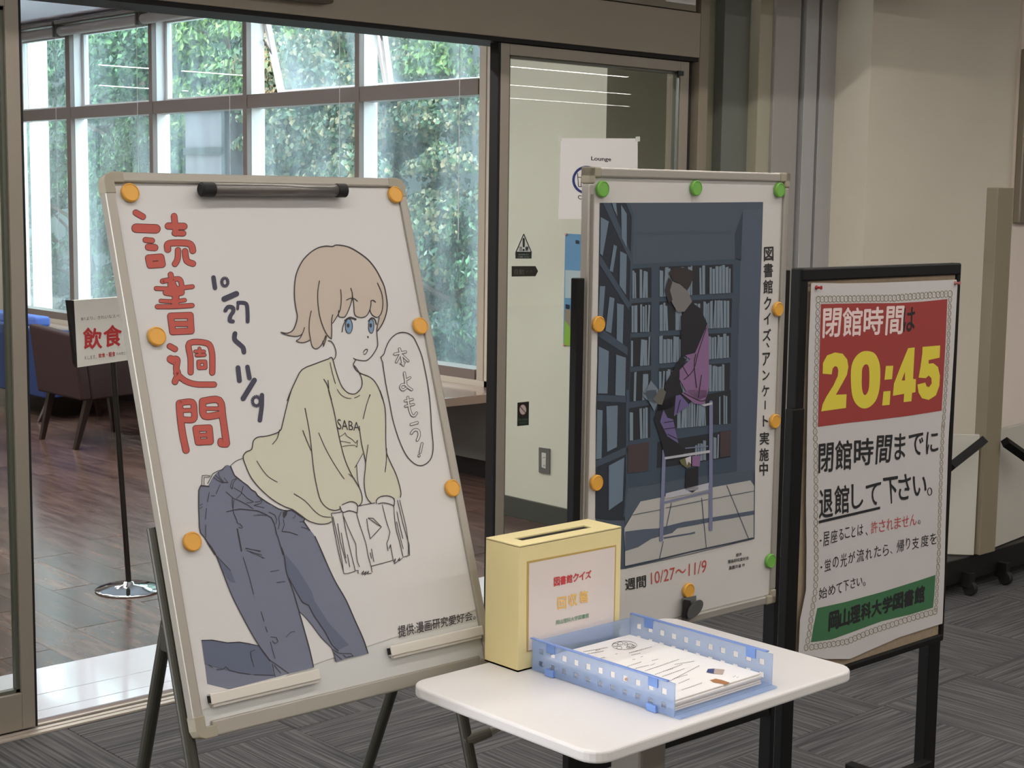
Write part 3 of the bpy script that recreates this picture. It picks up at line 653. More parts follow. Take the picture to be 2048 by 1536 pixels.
pr = Print(PG, .0016); pr.text('手をふれない', *ch([(602, 640), (668, 634), (668, 650), (602, 656)])); pr.text('で下さい', *ch([(610, 664), (662, 658), (662, 674), (610, 680)])); pr.build('lettering', K('sticker_green', (90, 130, 110), .5), hs)

# ================================================================== FIRST EASEL
yaw, tl_ = -.015, .311
U1 = np.array((math.cos(yaw), math.sin(yaw), 0)); N1 = np.array((-math.sin(yaw), math.cos(yaw), 0)); V1 = math.cos(tl_) * np.array((0, 0, 1)) + math.sin(tl_) * N1
B1 = Plane((1.188, 1.988, .724), U1, V1); W1, H1 = .6, .901
# B1 is the front plane of the frame; the writing surface lies 8 mm behind it
ez = thing('easel_whiteboard', 'whiteboard on an olive tube easel carrying the reading week poster', 'easel', (1.49, 2.0, 0))
MB().pbox(B1, .012, W1 - .012, .012, H1 - .012, -.018, -.007).build('board', whiteboard_m, ez)
fw = .017
for nme, a in (('frame_side', (0, fw, .03, H1 - .03)), ('frame_side', (W1 - fw, W1, .03, H1 - .03)), ('frame_rail', (.03, W1 - .03, H1 - fw, H1)), ('frame_rail', (.03, W1 - .03, 0, fw + .008))):
    m_ = MB().pbox(B1, *a, -.022, 0); m_.build(nme, frame_m, ez, .003)
for cu_, cv_ in ((0, 0), (1, 0), (0, 1), (1, 1)):
    # rounded plastic corner pieces
    R = .032; pts = [(0, R + .004), (0, R * .45), (R * .12, R * .15), (R * .45, 0), (R + .004, 0), (R + .004, fw + .001), (fw + .001, fw + .001), (fw + .001, R + .004)]
    P_ = [(x if cu_ == 0 else W1 - x, y if cv_ == 0 else H1 - y) for x, y in pts]
    a = [B1.w(u, v, .001) for u, v in P_]; b = [B1.w(u, v, -.023) for u, v in P_]; n_ = len(P_)
    MB().add(a + b, [(0, 1, 2, 3, 6, 7), (3, 4, 5, 6), tuple(n_ + i for i in (7, 6, 3, 2, 1, 0)), tuple(n_ + i for i in (6, 5, 4, 3))] + [(i, (i + 1) % n_, (i + 1) % n_ + n_, i + n_) for i in range(n_)]).build('frame_corner', corner_m, ez, .0015)
# legs
def off(P, px, py, h): return P.at(px, py, h)
lt, lb = off(B1, 318, 1064, -.036), off(B1, 372, 1514, -.036)
rt, rb_ = off(B1, 928.7, 1428.7, -.036), off(B1, 939, 1532, -.036)
uL = (lt + lb) / 2 - B1.O; uL = uL @ B1.U; uR = ((rt + rb_) / 2 - B1.O) @ B1.U
def legpt(u, z, h=-.036):
    base = B1.O + B1.U * u + B1.N * h; k = (z - base[2]) / B1.V[2]; return base + B1.V * k
for u in (uL, uR):
    MB().tube([legpt(u, .0), legpt(u, 1.03)], .0105, 16).build('front_leg', olive, ez, smooth=False)
    MB().tube([legpt(u, .0), legpt(u, .03)], .013, 14).build('foot_cap', black_m, ez)
for u, s_ in ((uL, .33), (uR, .36)):
    x0 = 1.203 if u < .3 else 1.757
    p1 = np.array((x0, 2.094 if u < .3 else 2.114, .90)); p0 = np.array((x0, 2.383 if u < .3 else 2.51, 0))
    MB().tube([p0, p1], .0105, 16).build('rear_leg', olive, ez)
    MB().tube([p0, p0 + (p1 - p0) * .03], .013, 14).build('foot_cap', black_m, ez)
    c = legpt(u, .86, -.050); MB().box(c - np.array((.004, .012, .02)), c + np.array((.004, .016, .02))).build('hinge_plate', olive, ez, .002)
    s1 = B1.at(*((372, 1440) if u < .3 else (933, 1480)), -.036); pd = nrm(B1.U + .45 * B1.N + .12 * B1.V); pl_ = .034 if u < .3 else .045
    MB().lathe(s1 - B1.N * .004, pd, [(.0125, -.004), (.0135, .004), (.012, .016)], 16).build('peg_socket', K('peg_grey', (104, 100, 88), .5), ez)
    MB().tube([s1, s1 + pd * pl_], [.0115, .0095], 14).build('rest_peg', K('peg_grey', (104, 100, 88), .5), ez)
    MB().tube([s1 + pd * pl_, s1 + pd * (pl_ + .018)], [.0075, .0045], 14).build('peg_cap', K('peg_cap_grey', (150, 144, 134), .5), ez)
MB().tube([legpt(uL, 1.02), legpt(uR, 1.02)], .009, 12).build('cross_tube', olive, ez)

# ---- first poster
SH = -.0055
ps1 = thing('poster', 'hand drawn reading week poster of a girl in a yellow sweater, on the easel whiteboard', 'poster', (1.49, 2.1, 1.15))
pc = [(222, 371), (236, 369.5), (520, 371), (803, 374), (870, 660), (905, 830), (958, 1218), (640, 1325), (376, 1428)]
def sheet(P, pts, h, m, parent, name='sheet'):
    a = [P.at(x, y, h) for x, y in pts]; b = [P.at(x, y, h - .0008) for x, y in pts]; n_ = len(pts)
    tri = tessellate_polygon([[Vector((x, y, 0)) for x, y in pts]])
    fs = [tuple(t) for t in tri] + [tuple(i + n_ for i in reversed(t)) for t in tri] + [(i, (i + 1) % n_, (i + 1) % n_ + n_, i + n_) for i in range(n_)]
    return MB().add(a + b, fs).build(name, m, parent)
# keep the sheet inside the frame: clip in board coordinates
def clampuv(P, pts, u0, u1, v0, v1):
    out = []
    for x, y in pts:
        u, v = P.uv(x, y); out.append((max(u0, min(u1, u)), max(v0, min(v1, v))))
    return out
uvs = clampuv(B1, pc, .0145, W1 - .0145, .03, H1 - .012)
a = [B1.w(u, v, SH) for u, v in uvs]; b = [B1.w(u, v, SH - .0008) for u, v in uvs]; n_ = len(uvs)
MB().add(a + b, [tuple(range(n_)), tuple(range(2 * n_ - 1, n_ - 1, -1))] + [(i, (i + 1) % n_, (i + 1) % n_ + n_, i + n_) for i in range(n_)]).build('sheet', paper, ps1)
def lay(k): return SH + .0004 + .00035 * k
kk = lambda p: Z(240, 400, 2.845, p)
red_strokes = [([(90, 72), (130, 95)], 30), ([(92, 160), (205, 164)], 46), ([(145, 227), (183, 231)], 26), ([(162, 268), (198, 271)], 34),
    ([(163, 330), (232, 325), (240, 366), (172, 370)], 34, 1),
    ([(308, 92), (314, 150), (318, 190)], 30), ([(275, 148), (364, 150)], 34), ([(312, 188), (360, 190)], 28),
    ([(272, 282), (272, 252), (310, 244), (385, 246), (408, 262), (414, 288)], 32), ([(330, 285), (328, 335), (313, 364)], 28), ([(370, 292), (380, 345), (415, 362)], 30),
    ([(288, 424), (300, 470), (320, 520), (320, 590)], 26), ([(242, 462), (300, 452), (340, 452), (352, 490), (352, 520)], 24), ([(206, 503), (300, 505), (412, 493)], 20),
    ([(290, 480), (300, 520)], 34), ([(262, 526), (310, 532), (350, 526)], 30), ([(232, 574), (300, 577), (368, 570)], 18), ([(213, 607), (310, 606), (410, 600)], 22), ([(318, 540), (312, 600)], 34),
    ([(288, 660), (400, 656), (405, 745), (300, 750)], 32, 1), ([(292, 704), (400, 704)], 28),
    ([(284, 832), (313, 848)], 28), ([(292, 908), (325, 908), (320, 960), (330, 990), (313, 1034)], 30), ([(320, 985), (370, 1028), (430, 1048), (500, 1050), (535, 1050)], 28), ([(288, 905), (318, 920)], 38),
    ([(402, 980), (402, 900), (395, 815), (495, 815), (522, 860), (526, 930), (525, 982)], 28), ([(452, 846), (454, 884)], 15), ([(428, 862), (478, 862)], 15), ([(436, 884), (482, 882)], 15), ([(447, 920), (485, 920), (486, 954), (449, 955)], 17, 1),
    ([(338, 1155), (410, 1150), (422, 1200), (418, 1248), (360, 1250)], 30), ([(338, 1158), (345, 1250), (358, 1340), (376, 1424)], 34), ([(345, 1198), (412, 1196)], 20),
    ([(470, 1145), (565, 1140), (585, 1240), (606, 1385)], 34), ([(470, 1150), (480, 1228), (560, 1222)], 34), ([(480, 1187), (560, 1187)], 18), ([(606, 1392), (575, 1390), (572, 1370)], 26),
    ([(432, 1300), (508, 1296), (515, 1374), (445, 1378)], 32, 1), ([(440, 1340), (510, 1336)], 20)]
p_in = Print(B1, lay(1)); p_out = Print(B1, lay(0)); sk = 2.845
for s in red_strokes:
    pts = kk(s[0]); c = len(s) > 2; wdt = s[1] / sk + .9
    for P_, e in ((p_in, -.6), (p_out, 1.9)):
        P_.line(pts, wdt + e, smooth=0 if c else 4, closed=c)
        if c:
            for q_ in pts: P_.disc(q_, (wdt + e) / 2, 12)
p_out.build('red_lettering_outline', K('red_outline', (92, 50, 50), .8), ps1); p_in.build('red_lettering', red_ink, ps1)
ca = lambda p: Z(200, 330, 2.6947, p)
nv = [([(612, 606), (620, 662)], 24), ([(744, 1092), (752, 1162)], 26), ([(795, 1088), (806, 1148)], 24), ([(670, 722), (735, 694)], 31), ([(832, 1160), (772, 1258)], 28),
      ([(676, 784), (690, 765), (715, 768), (718, 790), (704, 812), (700, 838), (716, 843)], 22), ([(745, 742), (788, 748), (796, 800), (796, 844)], 21), ([(745, 742), (742, 775)], 15),
      ([(728, 908), (726, 940), (752, 965), (772, 985), (776, 1008)], 25), ([(873, 1240), (872, 1300), (862, 1376)], 24)]
p_in = Print(B1, lay(1))
for pts, wd in nv: p_in.line(ca(pts), wd / 2.6947, smooth=4)
p_in.ring(ca([(673, 631)])[0], 6.2, 8.4, 6.4, 16); p_in.ring(ca([(843, 1273)])[0], 8, 9.5, 6.6, 18)
p_in.build('date_lettering', navy_ink, ps1)

ff = lambda p: Z(540, 470, 4.6548, p); cb = lambda p: Z(380, 780, 4.0417, p); cl = lambda p: Z(380, 1040, 4.0425, p); cp = lambda p: Z(380, 930, 8.533, p)
hair = ff([(100, 905), (150, 914), (205, 893), (238, 835), (255, 760), (243, 690), (230, 600), (228, 500), (237, 400), (262, 318), (312, 228), (380, 160), (450, 118), (520, 102), (580, 107), (612, 93), (680, 98),
           (750, 118), (830, 165), (910, 225), (980, 310), (1030, 400), (1065, 480), (1085, 580), (1093, 660), (1080, 740), (1050, 820), (1000, 897), (1000, 850), (1018, 770), (1035, 740), (1012, 762), (985, 765), (955, 745), (936, 712),
           (910, 740), (885, 760), (840, 768), (790, 745), (785, 660), (768, 580), (752, 650), (708, 752), (672, 764), (640, 755), (636, 710), (600, 790), (578, 830), (572, 965), (540, 935), (527, 990), (500, 1038), (500, 1000), (470, 1030),
           (430, 1060), (400, 1045), (385, 1010), (376, 960), (345, 992), (300, 1002), (245, 988), (275, 968), (300, 925), (255, 942), (200, 938), (140, 925)])
Print(B1, lay(0)).poly(hair).build('hair_print', K('hair_beige', (188, 174, 160), .8), ps1)
shirt = ff([(553, 1152), (430, 1195), (300, 1252), (240, 1355), (190, 1465), (165, 1545)]) + cb([(790, 110), (745, 290), (705, 345), (620, 372), (550, 380), (512, 412), (500, 480), (455, 500), (430, 540), (450, 610), (490, 700), (560, 790), (660, 880), (760, 940),
         (830, 966), (900, 1015), (960, 1058), (1040, 1083), (1110, 1080), (1148, 1060), (1145, 1000), (1180, 970), (1215, 962), (1228, 928), (1290, 905), (1345, 918), (1362, 935), (1392, 905), (1385, 860), (1365, 790), (1350, 690), (1345, 605), (1398, 512),
         (1420, 600), (1408, 740), (1425, 860), (1465, 915), (1508, 895), (1540, 862), (1600, 855), (1650, 880), (1695, 868), (1705, 825), (1670, 690), (1610, 560), (1588, 470), (1580, 180), (1560, 80), (1530, 0)]) + \
        ff([(1040, 1480), (1010, 1420), (960, 1345), (900, 1310), (838, 1272), (855, 1340), (860, 1395), (835, 1445), (785, 1480), (720, 1465), (670, 1410), (640, 1340), (610, 1250), (590, 1172), (570, 1150)])
Print(B1, lay(0)).poly(shirt).build('sweater_print', K('sweater_yellow', (196, 193, 174), .8), ps1)
pants = cb([(300, 605), (330, 615), (340, 650), (372, 705), (450, 762), (530, 832), (600, 890), (660, 938), (690, 950), (750, 976), (822, 966), (880, 1012), (930, 1050), (925, 1062), (975, 1135), (1012, 1185)]) + \
        cl([(1020, 150), (1060, 240), (1120, 380), (1180, 505), (1262, 645), (1330, 800), (1400, 955), (1432, 1050), (1440, 1080), (1300, 1112), (1182, 1146), (1160, 1075), (1140, 1030), (1060, 950), (990, 855), (940, 795), (888, 742), (930, 905), (972, 1060),
            (1000, 1192), (850, 1230), (690, 1272), (500, 1320), (318, 1368), (140, 1325), (125, 1200), (93, 972), (180, 970), (300, 992), (400, 986), (480, 1000), (558, 1018), (480, 885), (400, 735), (330, 590), (262, 415), (200, 262), (122, 150), (85, 105)]) + \
        cb([(75, 1110), (70, 960), (68, 830), (85, 775), (148, 772), (175, 720), (205, 680), (240, 652), (262, 635)])
Print(B1, lay(0)).poly(pants).build('trousers_print', K('trouser_blue', (110, 114, 132), .8), ps1)
tdk = K('trouser_dark', (92, 98, 118), .8)
Print(B1, lay(1)).poly(cl([(770, 275), (870, 395), (985, 580), (1005, 650), (1120, 830), (1285, 1010), (1200, 1052), (1105, 915), (965, 700), (915, 672), (800, 465), (778, 360)])).build('trouser_fold_print', tdk, ps1)
Print(B1, lay(1)).poly(cl([(93, 972), (180, 970), (300, 992), (400, 986), (558, 1018), (640, 1130), (685, 1262), (490, 1250), (300, 1212), (120, 1165)])).build('trouser_fold_print', tdk, ps1)
Print(B1, lay(1)).poly(cl([(215, 285), (330, 410), (370, 510), (330, 500), (262, 412)])).build('trouser_fold_print', tdk, ps1)
eye = Print(B1, lay(1)); 
for c in ((735, 848), (943, 848)):
    x, y = ff([c])[0]; eye.disc((x, y), 7.2 if c[0] < 800 else 5.4, 18, 14.5)
eye.build('iris_print', K('iris_blue', (118, 146, 174), .8), ps1)
ln = Print(B1, lay(2)); T1 = 1.75
def LL(tr, pts, wd=T1, sm=3): ln.line(tr(pts), wd, smooth=sm)
LL(ff, [(100, 905), (160, 914), (212, 888), (240, 830), (255, 760), (243, 690), (230, 600), (228, 500), (237, 400), (262, 318), (312, 228), (380, 160), (450, 118), (520, 102), (580, 107), (612, 93), (680, 98), (750, 118), (830, 165), (910, 225), (980, 310), (1030, 400), (1065, 480), (1085, 580), (1093, 660), (1080, 740), (1050, 820), (1000, 897)], 2.1)
LL(ff, [(100, 905), (140, 925), (200, 940), (255, 942), (300, 920), (322, 858)]); LL(ff, [(300, 925), (275, 965), (245, 988), (300, 1002), (345, 992), (372, 975)])
LL(ff, [(385, 705), (368, 790), (365, 890), (376, 960), (385, 1010), (400, 1045), (430, 1060), (470, 1035), (500, 985), (520, 935)]); LL(ff, [(527, 935), (515, 985), (498, 1038)]); LL(ff, [(492, 985), (500, 1040)])
LL(ff, [(462, 425), (446, 520), (448, 650), (470, 780), (510, 890), (545, 945), (574, 968)]); LL(ff, [(585, 740), (574, 800), (576, 900), (572, 965)]); LL(ff, [(658, 505), (664, 590), (655, 690), (625, 755), (582, 825)])
LL(ff, [(640, 700), (640, 755), (672, 766), (706, 752), (750, 650), (768, 560), (752, 492)]); LL(ff, [(768, 560), (780, 640), (790, 742), (840, 768), (885, 760), (915, 730), (938, 665), (940, 610)])
LL(ff, [(710, 608), (745, 590), (785, 592), (816, 618)]); LL(ff, [(940, 612), (965, 608), (985, 628)]); LL(ff, [(930, 690), (945, 735), (985, 765), (1012, 760), (1040, 720), (1052, 640), (1045, 560), (1025, 500), (1000, 445)])
LL(ff, [(1018, 765), (1000, 850), (995, 900), (1002, 990), (1000, 1040), (960, 1110), (905, 1165), (850, 1168), (800, 1158), (775, 1145)]); LL(ff, [(800, 1160), (780, 1195), (780, 1215), (805, 1260), (850, 1290), (905, 1310)])
LL(ff, [(540, 985), (570, 990), (598, 1030), (615, 1090), (608, 1140), (590, 1160)]); LL(ff, [(672, 905), (680, 850), (705, 800), (740, 775), (795, 785)], 1.8); LL(ff, [(700, 795), (745, 768), (798, 784)], 3.6); LL(ff, [(918, 800), (945, 772), (975, 785), (990, 830)], 2.6)
for c in ((728, 842), (938, 842)):
    x, y = ff([c])[0]; ln.disc((x, y), 2.7, 10, 4.4)
for c, rx in (((735, 848), 7.2), ((943, 848), 5.4)): ln.ring(ff([c])[0], rx, 14.5, 1.3, 20)
LL(ff, [(910, 940), (915, 958)], 2); LL(ff, [(868, 1095), (885, 1068), (908, 1065), (902, 1090), (885, 1110), (870, 1105)], 1.5)
LL(ff, [(553, 1150), (430, 1195), (300, 1252), (240, 1355), (190, 1465), (160, 1545)], 2); LL(cb, [(820, 0), (785, 120), (745, 290), (735, 320), (705, 345), (620, 372), (550, 380), (512, 412), (500, 478), (455, 500), (430, 540), (450, 610), (490, 700), (560, 790), (660, 880), (760, 940), (830, 966), (900, 1015), (960, 1058), (1040, 1083), (1110, 1080), (1146, 1062)], 1.9)
LL(ff, [(550, 1145), (575, 1140), (590, 1172), (610, 1250), (640, 1340), (670, 1410), (720, 1465), (785, 1480), (835, 1445), (858, 1395), (852, 1330), (820, 1262), (785, 1215)]); LL(ff, [(560, 1185), (580, 1280), (610, 1385)], 1.4)
LL(ff, [(625, 1435), (665, 1490), (720, 1518), (758, 1520)], 1.3); LL(ff, [(785, 1515), (815, 1505), (838, 1490)], 1.3); LL(ff, [(500, 1340), (535, 1400), (560, 1490), (575, 1536)]); LL(ff, [(540, 1350), (548, 1430)])
LL(ff, [(905, 1310), (960, 1345), (1010, 1420), (1050, 1530)]); LL(ff, [(935, 1485), (915, 1530)], 1.4)
LL(cb, [(1120, 0), (1160, 150), (1190, 300), (1225, 460), (1260, 580), (1310, 690), (1370, 790), (1392, 860), (1388, 910), (1365, 938)]); LL(cb, [(1535, 0), (1565, 90), (1582, 200), (1585, 470), (1610, 560), (1670, 690), (1705, 820), (1700, 870)])
LL(cb, [(1590, 470), (1588, 570), (1578, 665)], 1.4); LL(cb, [(1455, 35), (1425, 130), (1400, 235)], 1.4); LL(cb, [(1368, 290), (1385, 420), (1405, 510), (1420, 600), (1408, 740), (1425, 860), (1465, 915)]); LL(cb, [(1440, 440), (1420, 600)], 1.4)
LL(cb, [(1398, 512), (1350, 600), (1332, 628)], 1.4); LL(cb, [(1348, 605), (1355, 720), (1370, 790)], 1.4); LL(cb, [(1282, 678), (1330, 715)], 1.4); LL(cb, [(930, 145), (965, 330), (985, 500), (1000, 640), (1025, 780), (1060, 900), (1120, 960), (1180, 972), (1215, 960)])
LL(cb, [(912, 325), (945, 410), (980, 490)], 1.5); LL(cb, [(1040, 345), (1100, 480), (1180, 620), (1248, 720)], 1.4); LL(cb, [(540, 572), (590, 650), (640, 705), (708, 745)], 1.3); LL(cb, [(840, 838), (930, 895), (1010, 980), (1070, 1020), (1140, 1028)], 1.4)
LL(cb, [(725, 320), (705, 390), (665, 440)]); LL(cb, [(330, 610), (370, 575), (425, 553)], 1.3); LL(cb, [(745, 970), (800, 975), (822, 962)])
LL(cb, [(1228, 928), (1290, 903), (1330, 908), (1355, 935), (1350, 1000)]); LL(cb, [(1212, 940), (1235, 988), (1290, 975), (1348, 992)]); LL(cb, [(1510, 920), (1508, 890), (1540, 862), (1600, 855), (1650, 880), (1650, 935)]); LL(cb, [(1520, 920), (1560, 912), (1610, 920), (1650, 938)])
# book and hands
cw = lambda p: Z(640, 1000, 9.035, p)
for pts, sm in (([(205, 240), (330, 225), (410, 210)], 0), ([(205, 240), (260, 560), (340, 960), (425, 1290)], 3), ([(235, 300), (320, 680), (400, 1100), (430, 1330), (500, 1328), (640, 1285)], 0), ([(410, 215), (470, 560), (560, 950), (640, 1280)], 3),
                ([(425, 290), (520, 520), (650, 800), (660, 1000), (680, 1120), (715, 1210)], 0), ([(665, 250), (720, 450), (830, 780), (870, 1000), (925, 1200), (945, 1310)], 3), ([(930, 1195), (1120, 1145), (1320, 1090)], 0), ([(320, 420), (370, 760), (480, 1150)], 0),
                ([(385, 590), (430, 860), (470, 1050)], 0), ([(495, 980), (540, 1210)], 0), ([(690, 110), (850, 75), (1000, 50)], 0), ([(1125, 85), (1200, 380), (1265, 580), (1240, 700), (1210, 780), (1230, 920)], 0), ([(1250, 880), (1275, 805), (1300, 950), (1325, 1090)], 0),
                ([(1335, 110), (1350, 330), (1380, 540), (1440, 760), (1500, 1020)], 3), ([(1400, 0), (1500, 430), (1610, 800), (1620, 1000), (1490, 1035)], 0), ([(1440, 0), (1560, 500), (1600, 800), (1600, 985)], 0), ([(1390, 210), (1440, 450), (1500, 700)], 0), ([(1385, 390), (1420, 560), (1505, 885)], 0),
                ([(845, 340), (870, 520), (910, 700), (1110, 485), (960, 330), (870, 325), (1080, 470)], 0), ([(930, 880), (975, 1120)], 0), ([(910, 950), (930, 1060)], 0), ([(640, 1275), (690, 1272), (690, 1330)], 0), ([(745, 1335), (790, 1280), (770, 1350), (835, 1290), (805, 1360), (880, 1285), (860, 1330), (930, 1325)], 0),
                ([(1325, 1120), (1365, 1060), (1345, 1150), (1400, 1110), (1440, 1045), (1430, 1100), (1490, 1050)], 0)):
    LL(cw, pts, 1.4, sm)
# trousers lines
for pts, wd in (([(610, 10), (560, 75), (480, 100), (395, 145), (300, 320)], 1.4), ([(690, 10), (760, 175), (900, 290), (985, 350), (1050, 420), (1120, 460), (1160, 530), (1310, 630), (1430, 700), (1520, 750), (1640, 785), (1735, 765)], 1.9), ([(1735, 765), (1960, 915), (1940, 960), (2048, 1120)], 1.9),
                ([(330, 365), (250, 355), (185, 350), (150, 430), (148, 700), (160, 1050), (180, 1160), (250, 1240), (330, 1380), (430, 1536)], 2.0), ([(200, 345), (210, 180), (280, 175), (350, 188)], 1.2), ([(240, 340), (240, 210), (340, 205)], 1.1), ([(330, 460), (300, 630)], 1.2), ([(282, 735), (265, 930)], 1.2), ([(268, 1020), (270, 1240)], 1.2),
                ([(515, 330), (445, 495)], 1.1), ([(430, 525), (360, 525)], 1.1), ([(165, 690), (215, 662)], 1.0), ([(165, 745), (215, 710)], 1.0), ([(800, 225), (720, 260), (690, 370), (720, 410), (740, 300), (800, 225)], 1.1), ([(755, 390), (870, 460), (970, 560), (1085, 630), (960, 650)], 1.1), ([(910, 360), (870, 500), (790, 580)], 1.1),
                ([(615, 455), (750, 575), (850, 610), (1000, 690), (1080, 750)], 1.2), ([(720, 560), (725, 700), (745, 820), (800, 940), (810, 990), (860, 1010), (900, 1060), (880, 1080), (830, 1060)], 1.3), ([(750, 590), (735, 740)], 1.1), ([(1240, 580), (1210, 650), (1090, 690), (1270, 730)], 1.1), ([(1110, 635), (1190, 620), (1225, 570)], 1.1),
                ([(620, 800), (740, 770), (860, 750), (1000, 765), (1150, 780), (1290, 840), (1390, 900), (1440, 1000), (1480, 1180), (1500, 1220), (1590, 1536)], 1.7), ([(1085, 860), (1200, 848), (1320, 860)], 1.1), ([(1345, 800), (1450, 850), (1480, 930), (1465, 1010)], 1.1), ([(1560, 800), (1515, 900), (1530, 1000), (1505, 1100)], 1.1),
                ([(1595, 930), (1610, 1020), (1570, 1130), (1700, 1145), (1840, 1195)], 1.2), ([(800, 1080), (880, 1480)], 1.2), ([(1800, 840), (1790, 890), (1750, 910)], 1.0), ([(1870, 965), (1950, 970)], 1.0), ([(1895, 1055), (2010, 1090)], 1.1), ([(950, 1415), (1200, 1475)], 1.0), ([(990, 1465), (1230, 1536)], 1.0), ([(395, 200), (470, 260), (570, 310)], 1.1), ([(430, 170), (560, 290), (650, 300), (580, 215)], 1.1), ([(480, 110), (500, 190), (570, 290)], 1.1)):
    LL(cp, pts, wd, 0)
ln.poly(cp([(1590, 800), (1665, 790), (1650, 850), (1610, 910), (1590, 880)]))
for pts, wd, sm in (([(1010, 130), (1060, 240), (1120, 380), (1180, 505), (1262, 645), (1330, 800), (1400, 955), (1432, 1050), (1440, 1080)], 1.8, 3), ([(120, 150), (200, 262), (262, 415), (330, 590), (400, 735), (480, 885), (560, 1018), (650, 1140)], 2.0, 3), ([(740, 220), (765, 300), (780, 420), (830, 560), (860, 660), (930, 905), (972, 1060), (1000, 1190)], 1.8, 3),
                    ([(800, 470), (860, 580), (910, 665), (960, 690), (1000, 770), (1090, 900), (1150, 1010), (1200, 1060)], 1.6, 0), ([(888, 742), (940, 795), (990, 855), (1060, 950), (1140, 1030), (1160, 1075), (1182, 1146)], 1.4, 3), ([(93, 972), (180, 970), (300, 992), (400, 986), (480, 1000), (558, 1018)], 1.6, 0), ([(215, 290), (330, 410)], 1.3, 0),
                    ([(385, 70), (420, 250)], 1.2, 0), ([(430, 300), (480, 460), (515, 600)], 1.2, 0), ([(575, 740), (600, 820)], 1.2, 0), ([(610, 860), (625, 905)], 1.2, 0), ([(650, 945), (700, 950), (712, 985), (685, 1000), (665, 975)], 1.2, 0), ([(650, 985), (670, 1060), (690, 1120)], 1.1, 0), ([(450, 230), (575, 250)], 1.0, 0), ([(460, 245), (605, 310)], 1.0, 0),
                    ([(650, 418), (720, 405)], 1.2, 0), ([(700, 505), (770, 497)], 1.2, 0), ([(775, 950), (815, 905), (850, 902)], 1.0, 0), ([(525, 1050), (490, 1065), (495, 1110), (518, 1185)], 1.2, 0), ([(150, 1170), (185, 1195)], 1.2, 0), ([(215, 1208), (270, 1205), (290, 1185), (320, 1215), (400, 1235), (490, 1248)], 1.3, 0), ([(515, 1250), (680, 1255)], 1.3, 0),
                    ([(650, 1135), (800, 1240)], 1.4, 0), ([(665, 1160), (690, 1270)], 1.2, 0), ([(680, 1170), (735, 1240)], 1.1, 0), ([(1150, 1045), (1200, 1075), (1240, 1080), (1300, 1078), (1320, 1100), (1260, 1110), (1240, 1090)], 1.2, 0), ([(1165, 1075), (1230, 1130)], 1.1, 0)):
    LL(cl, pts, wd, sm)
# fish on the sweater
for pts in ([(1210, 378), (1240, 360), (1255, 345), (1268, 372), (1310, 398), (1340, 430), (1355, 405), (1350, 462), (1330, 445), (1285, 448), (1230, 455)], [(1215, 413), (1255, 418), (1300, 428)]): LL(cb, pts, 1.1, 0)
ln.text('SABA', *cb([(1190, 232), (1372, 262), (1372, 330), (1195, 318)]), bold=-.01)
# speech bubble
sb_ = lambda p: Z(760, 650, 5.119, p)
LL(sb_, [(40, 300), (70, 210), (110, 140), (170, 90), (230, 75), (285, 84), (340, 122), (385, 205), (430, 320), (460, 450), (485, 580), (505, 720), (520, 880), (528, 1050), (545, 1230), (530, 1350), (480, 1415), (410, 1440), (340, 1410), (265, 1325), (190, 1160), (130, 960), (100, 800), (60, 600), (28, 385)], 1.8, 3)
LL(sb_, [(40, 300), (8, 330), (28, 385)], 1.8, 0)
ln.text('提供:漫画研究愛好会。', (795.5, 1252), (951, 1221.5), (951.5, 1238.5), (797, 1276), bold=.012)
ln.build('line_drawing', ink, ps1)
bub = [([(200, 245), (220, 320), (238, 410)], 22), ([(152, 298), (262, 275)], 22), ([(205, 305), (168, 378)], 18), ([(222, 305), (288, 368)], 18), ([(212, 398), (255, 385)], 12),
       ([(250, 490), (262, 560), (270, 620), (325, 662)], 20), ([(265, 565), (308, 538)], 18), ([(262, 610), (225, 610), (210, 640), (235, 665), (268, 645)], 18),
       ([(285, 740), (300, 850), (322, 915), (350, 930), (375, 900)], 20), ([(255, 778), (332, 762)], 18), ([(260, 832), (345, 812)], 18), ([(320, 1018), (382, 1000)], 22), ([(322, 1108), (350, 1075), (392, 1080), (402, 1130), (382, 1178)], 22), ([(432, 1212), (412, 1305)], 18)]
po = Print(B1, lay(1)); pi_ = Print(B1, lay(2))
for pts, wd in bub: po.line(sb_(pts), wd / 5.119 + 1.8, smooth=3); pi_.line(sb_(pts), wd / 5.119 - .9, smooth=3)
po.disc(sb_([(400, 1338)])[0], 3); pi_.disc(sb_([(400, 1338)])[0], 1.6)
po.build('speech_outline', K('speech_ink', (96, 90, 92), .8), ps1); pi_.build('speech_fill', paper, ps1)
# phone in the back pocket stays paper white

# ---- magnets
orange = K('orange_plastic', (216, 158, 62), .45); green = K('green_plastic', (108, 168, 70), .45)
def magnet(P, px, py, m, label, grp, h, r=.0155):
    c = P.at(px, py, h); o = MB().lathe(c, P.N, [(r * .92, 0), (r, .0015), (r, .0065), (r * .93, .0078), (r * .86, .0082), (r * .84, .0072)], 32).build('magnet', m)
    return tag(o, label, 'magnet', grp)
g1 = 'orange magnets on the easel whiteboard'
for (px, py, lb_) in ((258, 387, 'orange round magnet at the top left corner of the reading week poster'), (788, 391, 'orange round magnet at the top right corner of the reading week poster'), (311, 674, 'orange round magnet beside the red characters, left edge of the poster'),
                      (838, 653, 'orange round magnet above the speech bubble'), (902, 977, 'orange round magnet low on the right edge beside the drawn book'), (382, 1084, 'orange round magnet left of the drawn trousers')):
    magnet(B1, px, py, orange, lb_, g1, SH + .0006, .0155)
